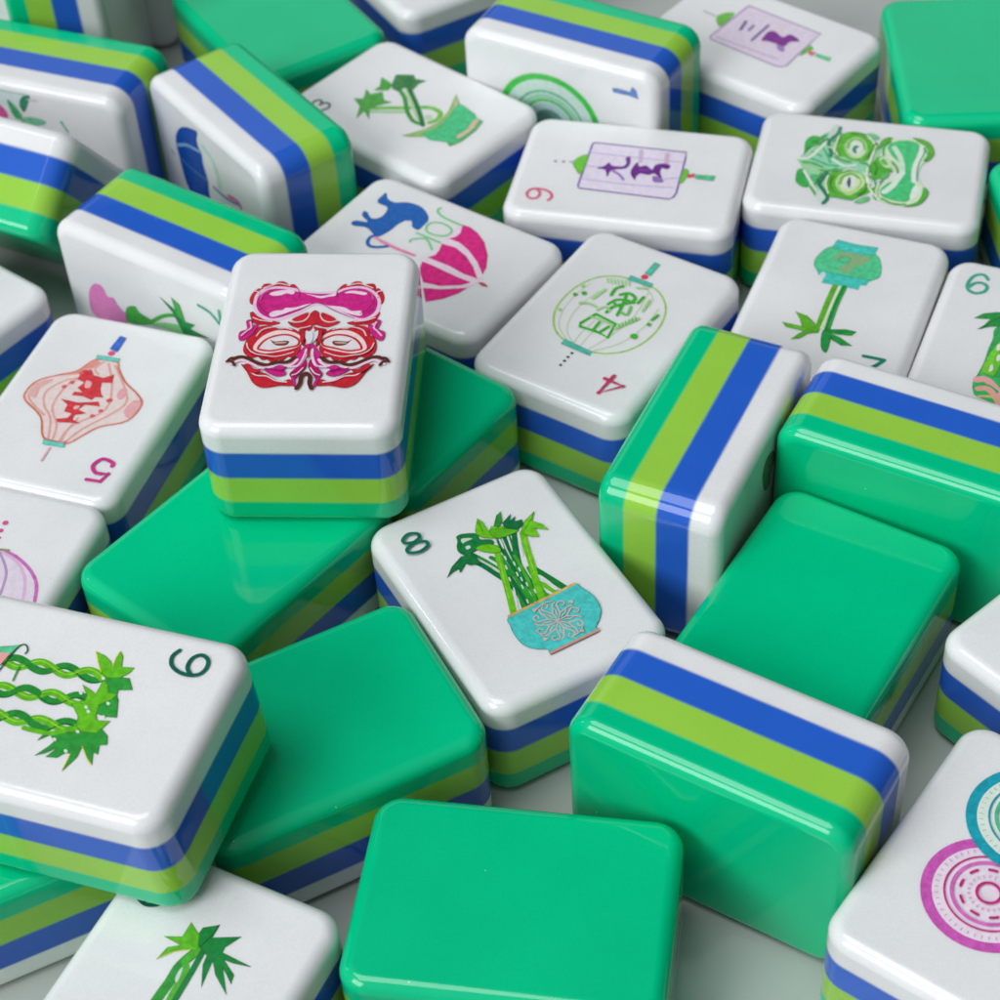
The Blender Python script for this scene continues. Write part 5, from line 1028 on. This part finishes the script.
('S',(20,95,45),0.12,[3.58,-9.32,3.34,-9.05,3.15,-8.75,3.05,-8.39,3.06,-7.98,3.17,-7.51,3.35,-7.01,3.54,-6.49,3.71,-5.99,3.8,-5.54,3.8,-5.14,3.69,-4.8,3.51,-4.53,3.39,-4.4,3.26,-4.27,3.13,-4.14,3,-4,2.89,-3.86,2.79,-3.71,2.72,-3.55,2.67,-3.37,2.65,-3.18,2.66,-2.98,2.69,-2.76,2.75,-2.53,2.85,-2.28,2.96,-2.02,3.07,-1.76,3.18,-1.5,3.29,-1.24,3.38,-0.99,3.46,-0.75,3.52,-0.52,3.55,-0.31,3.55,-0.11,3.53,0.08,3.46,0.24,3.35,0.38,3.23,0.52,3.09,0.64,2.95,0.77,2.8,0.89,2.67,1.02,2.54,1.15,2.44,1.29,2.35,1.45,2.29,1.62,2.26,1.8,2.25,1.94,2.24,2.07,2.25,2.2,2.27,2.34,2.29,2.49,2.33,2.64,2.37,2.79,2.41,2.94,2.45,3.1,2.49,3.25,2.54,3.4,2.57,3.55],0),
('S',(150,210,60),0.12,[3.23,-9.52,3.42,-9,3.56,-8.52,3.61,-8.08,3.55,-7.71,3.39,-7.39,3.17,-7.11,2.92,-6.84,2.7,-6.55,2.56,-6.23,2.51,-5.84,2.57,-5.41,2.7,-4.97,2.79,-4.72,2.88,-4.47,2.97,-4.22,3.05,-3.97,3.13,-3.73,3.18,-3.5,3.21,-3.28,3.22,-3.08,3.2,-2.89,3.15,-2.71,3.08,-2.55,3,-2.4,2.91,-2.24,2.81,-2.1,2.7,-1.95,2.6,-1.81,2.5,-1.66,2.41,-1.51,2.34,-1.35,2.29,-1.17,2.26,-0.99,2.27,-0.78,2.3,-0.57,2.33,-0.35,2.37,-0.13,2.43,0.1,2.5,0.34,2.58,0.58,2.66,0.81,2.73,1.05,2.79,1.28,2.83,1.5,2.85,1.71,2.84,1.9,2.81,2.08,2.76,2.2,2.7,2.3,2.63,2.4,2.55,2.49,2.46,2.58,2.37,2.66,2.27,2.74,2.17,2.82,2.06,2.9,1.96,2.98,1.86,3.06,1.76,3.14],0),
('S',(38,140,52),0.64,[2.52,-3.86,2.44,-3.7,2.39,-3.52,2.37,-3.33,2.38,-3.13,2.41,-2.91,2.47,-2.68,2.57,-2.42,2.68,-2.17,2.79,-1.91,2.91,-1.64,3.01,-1.39,3.11,-1.14,3.19,-0.9,3.24,-0.67],0),
('G',(50,155,60),0,[-3.29,2.77,-3.81,3.93,-3.99,5.13,-2.84,6.04,-2.51,4.74,-1.87,4.89,-1.42,5.24,0.44,6.01,0.58,4.87,0.48,4.04,-0.28,2.88,-0.57,1.95,-1.9,3.63],0),
('G',(48,150,58),0,[3.38,1.64,2.72,3.47,1.99,5.27,2.54,6.11,3.42,6.51,3.65,5.83,4.62,6.16,4.53,5.62,5.81,6.15,5.42,5.59,4.21,4.36,5.39,4.41,7.12,3.82,5.24,3.69,5.17,3.19,5.9,2.64,6.11,1.59,4.92,2.19,5.74,1.32,6.25,0.54,5.06,1.28,4.4,1.58,3.76,0.87,4.65,-0.03,3.93,0.21],0),
('S',(96,182,34),0.5,[3.71,-1.94,3.73,-0.36,3.52,1.09,2.34,2.97],0),
('G',(98,188,36),0,[-6.1,0.57,-5.83,1.66,-5.33,2.55,-4.77,3.02,-5.86,2.84,-6.74,2.88,-6.19,3.39,-5.01,3.81,-5.23,5.07,-4.51,4.84,-3.82,4.24,-3.53,3.13,-4,2.14,-4.79,1.55],0),
('G',(100,188,34),0,[-2.19,1.17,-1.85,2.08,-1.52,2.88,-3.13,2.85,-2.91,3.38,-1.98,3.94,-2.04,4.87,-1.25,4.58,-0.49,3.71,0.67,3.98,1.22,4.42,0.94,5.62,1.91,5.23,2.52,4.91,2.72,3.47,2.23,2.72,1.25,2.44,0.01,1.11,-0.26,2.27,-1.15,2.15],0),
('S',(205,200,40),0.1,[-6.06,0.62,-4.79,1.55,-4,2.16],0),
('S',(205,200,40),0.1,[-6.69,2.9,-5.86,2.84,-4.81,3.01],0),
('S',(205,200,40),0.1,[7.09,3.8,5.24,3.69],0),
('S',(205,200,40),0.1,[4.21,4.36,5.42,5.59,5.79,6.11],0),
('F',(215,228,215),0,[-1.34,1.21,-1.43,1.45,-1.19,1.67,-1.08,1.45],0),
('F',(215,228,215),0,[0.03,2.46,-0.07,2.69,0.18,2.91,0.28,2.7],0),
('F',(215,228,215),0,[0.41,2.89,0.32,3.12,0.56,3.34,0.67,3.13],0),
('F',(215,228,215),0,[-0.89,4.29,-0.99,4.52,-0.74,4.74,-0.64,4.53],0),
('F',(215,228,215),0,[0.63,4.55,0.53,4.78,0.77,5,0.88,4.79],0),
('F',(215,228,215),0,[2.75,2.99,2.65,3.22,2.89,3.43,3,3.23],0),
('F',(215,228,215),0,[4.1,1.28,4,1.51,4.24,1.73,4.34,1.52],0),
('F',(215,228,215),0,[4.99,2.91,4.9,3.14,5.13,3.35,5.24,3.14],0),
('F',(215,228,215),0,[-3.42,2.52,-3.52,2.75,-3.27,2.97,-3.16,2.76],0),
('G',(100,200,150),0,[-3.98,-9.64,-4.6,-7.69,-5.05,-6.79,-3.57,-7.46,-2.94,-9.07],0),
('G',(236,165,160),0,[-3.46,-9.35,-3.77,-7.41,-2.19,-7.68,-1.68,-8.38],0),
('S',(30,95,65),0.16,[-0.95,-7.65,-1.77,-7.45,-3.25,-7.28,-4.41,-7.1,-5.02,-6.77,-5.02,-6.32,-4.53,-5.93,-4.11,-5.96],0),
('K',(70,150,70),0.18,[-2.54,-5.77,-0.91,-5.57],0),
('S',(15,95,80),0.42,[-5.83,10.65,-6.54,9.98,-7.6,9.98,-8.19,10.65,-7.88,11.48,-7.01,11.78,-6.14,11.48,-5.75,10.65,-5.83,9.45,-6.42,8.4,-7.4,8.03,-8.19,8.4],1)],
'Gt':[
('S',(50,150,55),1,[-0.55,-2.82,-0.79,0.03,-0.7,2.4,-0.71,4.2,0.04,6.36],0),
('S',(80,175,50),0.7,[0.56,-1.26,0.19,1.83,0.12,3.73,-0.5,4.85,0.11,6.25],0),
('S',(35,125,60),0.6,[0.73,0.98,0.63,3.68,0.45,6.12],0),
('F',(205,220,205),0,[-0.42,2.8,-0.52,3.72,-0.4,4.05,-0.16,3.33,-0.05,2.55],0),
('G',(30,132,60),0,[-0,6.42,-0.9,7.35,-0.85,8.32,0.43,9.23,0.5,7.78,2.92,8.97,2.08,7.41,2.16,6.83,5.27,6.65,3.54,6.32,2.64,6.26,4.32,5.28,4.55,4.42,2.94,5.55,4.72,3.32,2.76,4.64,1.77,5.72,2.24,3.02,1.18,5.04,1,6.02],0),
('G',(92,182,42),0,[-0.1,6.15,-1.16,5.68,-1.92,5.17,-3.05,3.76,-2.77,5.24,-1.81,5.95,-3.72,6.1,-2.09,6.74,-2.16,8.37,-0.75,7.51],0),
('S',(205,205,50),0.1,[-3.08,3.81,-1.92,5.17,-0.73,5.87],0),
('S',(20,90,45),0.12,[-0.03,6.47,0.34,8.05,0.37,9.15],0),
('S',(20,100,80),0.42,[-5.92,12.16,-7.87,12.16,-8.18,10.52,-6.89,10.79,-5.84,10.01,-5.92,8.84,-7.09,8.26,-8.26,8.65],1)],
'K':[
('F',(120,130,105),0,[-6.3,1.45,-7.03,-0.4,-6.54,-1.47,-5,-1.81,-2.18,-0.81,-1.6,0.8,-3.28,1.24,-4.79,2.04],0)],
'U':[
('R',(62,196,76),7.98718,[1.06,-1.42,0],0),
('R',(205,228,218),7.02872,[1.06,-1.42,0],0),
('R',(112,190,155),5.43128,[1.06,-1.42,5.03193],0),
('R',(160,210,180),4.79231,[1.06,-1.42,3.99359],0),
('R',(92,190,100),3.99359,[1.06,-1.42,3.59423],0),
('R',(175,205,205),3.43449,[1.06,-1.42,0],0),
('R',(105,150,135),2.39616,[1.06,-1.42,0],0),
('G',(85,130,196),0,[-7.65,8.28,-7.09,8.44,-7.21,10.77,-7.06,12.14,-8.31,11.77,-8.71,11.25,-7.76,10.91,-7.84,9.11],1)],
'V':[
('G',(226,212,228),0,[6.31,5.4,5.92,-6.85,0.68,-6.97,-3.19,-7.21,-4.17,-6.03,-3.79,4.93,-3.31,5.46],0),
('K',(158,122,180),0.22,[6.31,5.4,5.92,-6.85,0.68,-6.97,-3.19,-7.21,-3.88,-6.75,-4.17,-6.03,-3.79,4.93,-3.31,5.46,6.31,5.4],0),
('S',(205,180,208),0.3,[-2.87,4.62,-2.63,-5.47],0),
('S',(228,206,216),0.5,[5.2,-1.25,2.92,-2.28],0),
('S',(118,98,150),0.5,[2.64,3.45,0.55,2.93],0),
('S',(140,125,165),0.45,[2.35,1.98,1.01,1.88],0),
('S',(122,92,155),0.42,[3.57,0.32,-0.78,0.16],0),
('F',(130,48,148),0,[-0.07,-1,1.97,-0.58,2.81,-1.19,2.21,-2.98,3.4,-3.47,2.77,-5.39,1.83,-4.38,0.47,-4.35,0.39,-3.02,0.2,-1.52],0),
('F',(160,130,192),0,[0.21,-3.37,0.26,-4.54,-0.77,-4.98,-0.69,-4.07],0),
('F',(110,192,70),0,[3.47,5.98,2.57,7.17,1.22,7.43,-0.44,5.94,0.71,5.65],0),
('G',(110,192,70),0,[2.83,-7.18,2.23,-8.02,-0.32,-7.44,0.79,-7.13],0),
('G',(226,110,112),0,[1.45,-7.79,1.71,-8.77,0.63,-8.82,0.76,-8.17],0),
('G',(100,210,150),0,[1.47,-8.97,1.75,-11.23,0.84,-11.52,0.85,-9.14],0),
('S',(188,184,192),0.3,[1.54,9.83,1.43,9.03,1.4,7.8],0)],
'Y':[
('S',(190,226,206),1,[-6.6,-0.39,-5.71,1.82,-3.27,2.64,-1.83,2.53],0),
('F',(10,76,172),0,[-4.25,-8.15,-6.31,-6.46,-7.54,-4.47,-8.15,-2.87,-8.49,-1.3,-7.14,-1.84,-6,-1.82,-4.99,-1.19,-3.36,-1.31,-1.09,-0.8,1.85,-1.05,3.4,-0.25,6.2,-4.29,3.98,-7.5,1.2,-8.3,-1.27,-8.55,-2.37,-8.7],0),
('S',(140,180,216),0.45,[-2.45,-8.48,-4.11,-5.57,-4.73,-3.47,-5.31,-1.25],0),
('S',(70,125,186),0.35,[-0.6,-8.24,-0.42,-5.46,-0.84,-0.72],0),
('S',(150,150,190),0.35,[-0.51,-10.62,-0.09,-9.94],0),
('S',(112,122,182),0.4,[-0.74,0.66,-0.87,4.11,-1.92,8.06],0),
('S',(226,120,160),0.6,[-1.67,4.8,-2.21,7.38,-1.45,7.93],0)],
'Z':[
('F',(208,222,222),0,[-11.3,-5.22,-11.11,-2.15,-10.55,0.03,-9.08,0.67,-7.04,-0.47,-6.87,-3.25,-7.05,-6.36],0),
('S',(170,206,202),0.3,[-10.5,-4.26,-10.81,-0.68,-9.67,0.58,-8.66,0.56],0),
('F',(30,132,96),0,[-8.15,-0.58,-8.98,0.18,-10.78,1.17,-8.08,0.69,-6.38,-0.32,-6.97,-0.8],0),
('F',(45,165,96),0,[-7.88,-2.68,-7,-1.65,-5.52,-0.93,-4.89,-1.6,-5.51,-2.35],0),
('F',(110,190,150),0,[-5.03,-1.29,-5.66,0.75,-5.35,2.78,-4.45,1.24,-4.45,-0.73],0),
('S',(110,190,150),0.4,[-5.87,5.28,-4.39,5.98],0),
('F',(212,70,150),0,[-7.05,-6.36,-6.7,-4.09,-4.99,-3.27,-3.93,-5.61],0),
('S',(220,190,206),0.35,[-8.52,0.88,-8.67,2.2],0)],
'AB':[
('F',(224,130,190),0,[-0.32,-10.93,-2.11,-10.08,-3.01,-9.01,-2.87,-8,-1.58,-7.49,-1.72,-6.41,-0.3,-5.72,0.2,-4.51,1.46,-4.73,3.56,-8.36,2.67,-11.11],0),
('S',(190,90,170),0.12,[-1.67,-6.64,-0.44,-5.69,0.34,-4.63],0),
('F',(70,170,70),0,[0.11,-4.78,-1.13,-4.27,-1.91,-2.85,-1.13,-2.21,-0.59,-0.08,0.57,-1.78,1.43,-4.68],0),
('S',(70,170,70),0.55,[-0.11,-0.8,-2.32,1.73,-3.39,3.98,-2.86,5.27],0),
('F',(132,206,132),0,[0.17,-0.87,-1.4,1.93,-2.16,5.32,-0.99,6.07,-0.2,1.26],0),
('G',(40,140,70),0,[-5.55,2.05,-4.97,3.2,-4.24,4.56,-3.09,5.59,-3.33,7.23,-2.23,6.21,-2.05,9.07,-0.85,4.84,-2,4.4,-3.86,3.68],0),
('G',(70,165,75),0,[-6.4,4.03,-5.71,5.19,-3.09,5.59,-3.58,4.34],0),
('S',(60,162,132),0.5,[-7,8.46,-6.6,10.17,-5.37,11.41],1),
('S',(60,162,132),0.45,[-7.57,11.75,-5.61,11.69],1)],
}
LABEL={
'A':'white tile with red and pink grinning mask, resting across two green tile backs',
'B1':'green tile back with the red mask tile on its right end',
'B2':'green tile back peeking out from under the right side of the red mask tile',
'EIGHT':'white tile numbered 8 with bamboo stalks in a round teal bowl',
'SEVEN':'white tile numbered 9 with braided bamboo, lying across other tiles at the left edge',
'Gt':'white tile with one leafy bamboo sprig, cut by the bottom edge at left',
'C':'green tile back between the braided bamboo 9 tile and the teal bowl tile',
'F':'green tile back at bottom left corner, under the braided bamboo 9 tile',
'E':'green tile back at the middle of the bottom edge, nearest to the camera',
'Hs':'tile on its long side, green back forward, directly right of the teal bowl tile',
'D':'green tile back lying flat between two standing tiles at the right',
'K':'tile on its long side beside the green lantern 4 tile, green face to the left',
'M':'tile on its long side at the right edge, green back facing the camera',
'I':'white tile with pink and teal ringed circles at the bottom right corner',
'J':'plain white tile cut by the right edge, above the ringed circles tile',
'R':'white tile numbered 4 with a round green outlined paper lantern',
'N':'white tile numbered 2 with two bamboo stalks in a teal pot',
'O':'white tile numbered 6 with bamboo in a green and pink pot, at right edge',
'P':'white tile with a green mask painted sideways, near the upper right',
'Q':'white tile with a sharp purple square lantern and a pink numeral 9',
'V':'blurred white tile with a pale purple lantern, at the top edge',
'W':'green tile back in the top right corner',
'X':'sliver of green tile back at the right edge beside the green mask tile',
'S':'white tile with a blue monkey and bright pink umbrella, lettered JOK',
'T':'white tile with curly bamboo growing in a mint green pot',
'U':'standing tile with a green ringed circle and a blue numeral 1',
'AG':'blurred plain white tile cut by the middle of the top edge',
'AF':'blurred green tile back at the top, behind the blue umbrella tile',
'Y':'standing tile near the upper left with a deep blue umbrella on its white face',
'Z':'standing tile at the upper left edge with dark green leaves on its white face',
'AA':'tile leaning at the left edge, striped side and green back towards the camera',
'AB':'standing tile behind the red mask tile, pink blossom and green leaves on its face',
'AC':'white tile numbered 5 with a pale red flared paper lantern',
'AD':'plain white tile cut by the left edge, above the red lantern 5 tile',
'AE':'white tile with thin lined pink lantern, below the red lantern 5 tile',
'AH':'blurred striped tile standing in the top left corner, green side leftwards',
'AJ':'blurred standing tile with plain white face, right of the striped top left corner tile',
}
for key in POSE: make_tile(key)
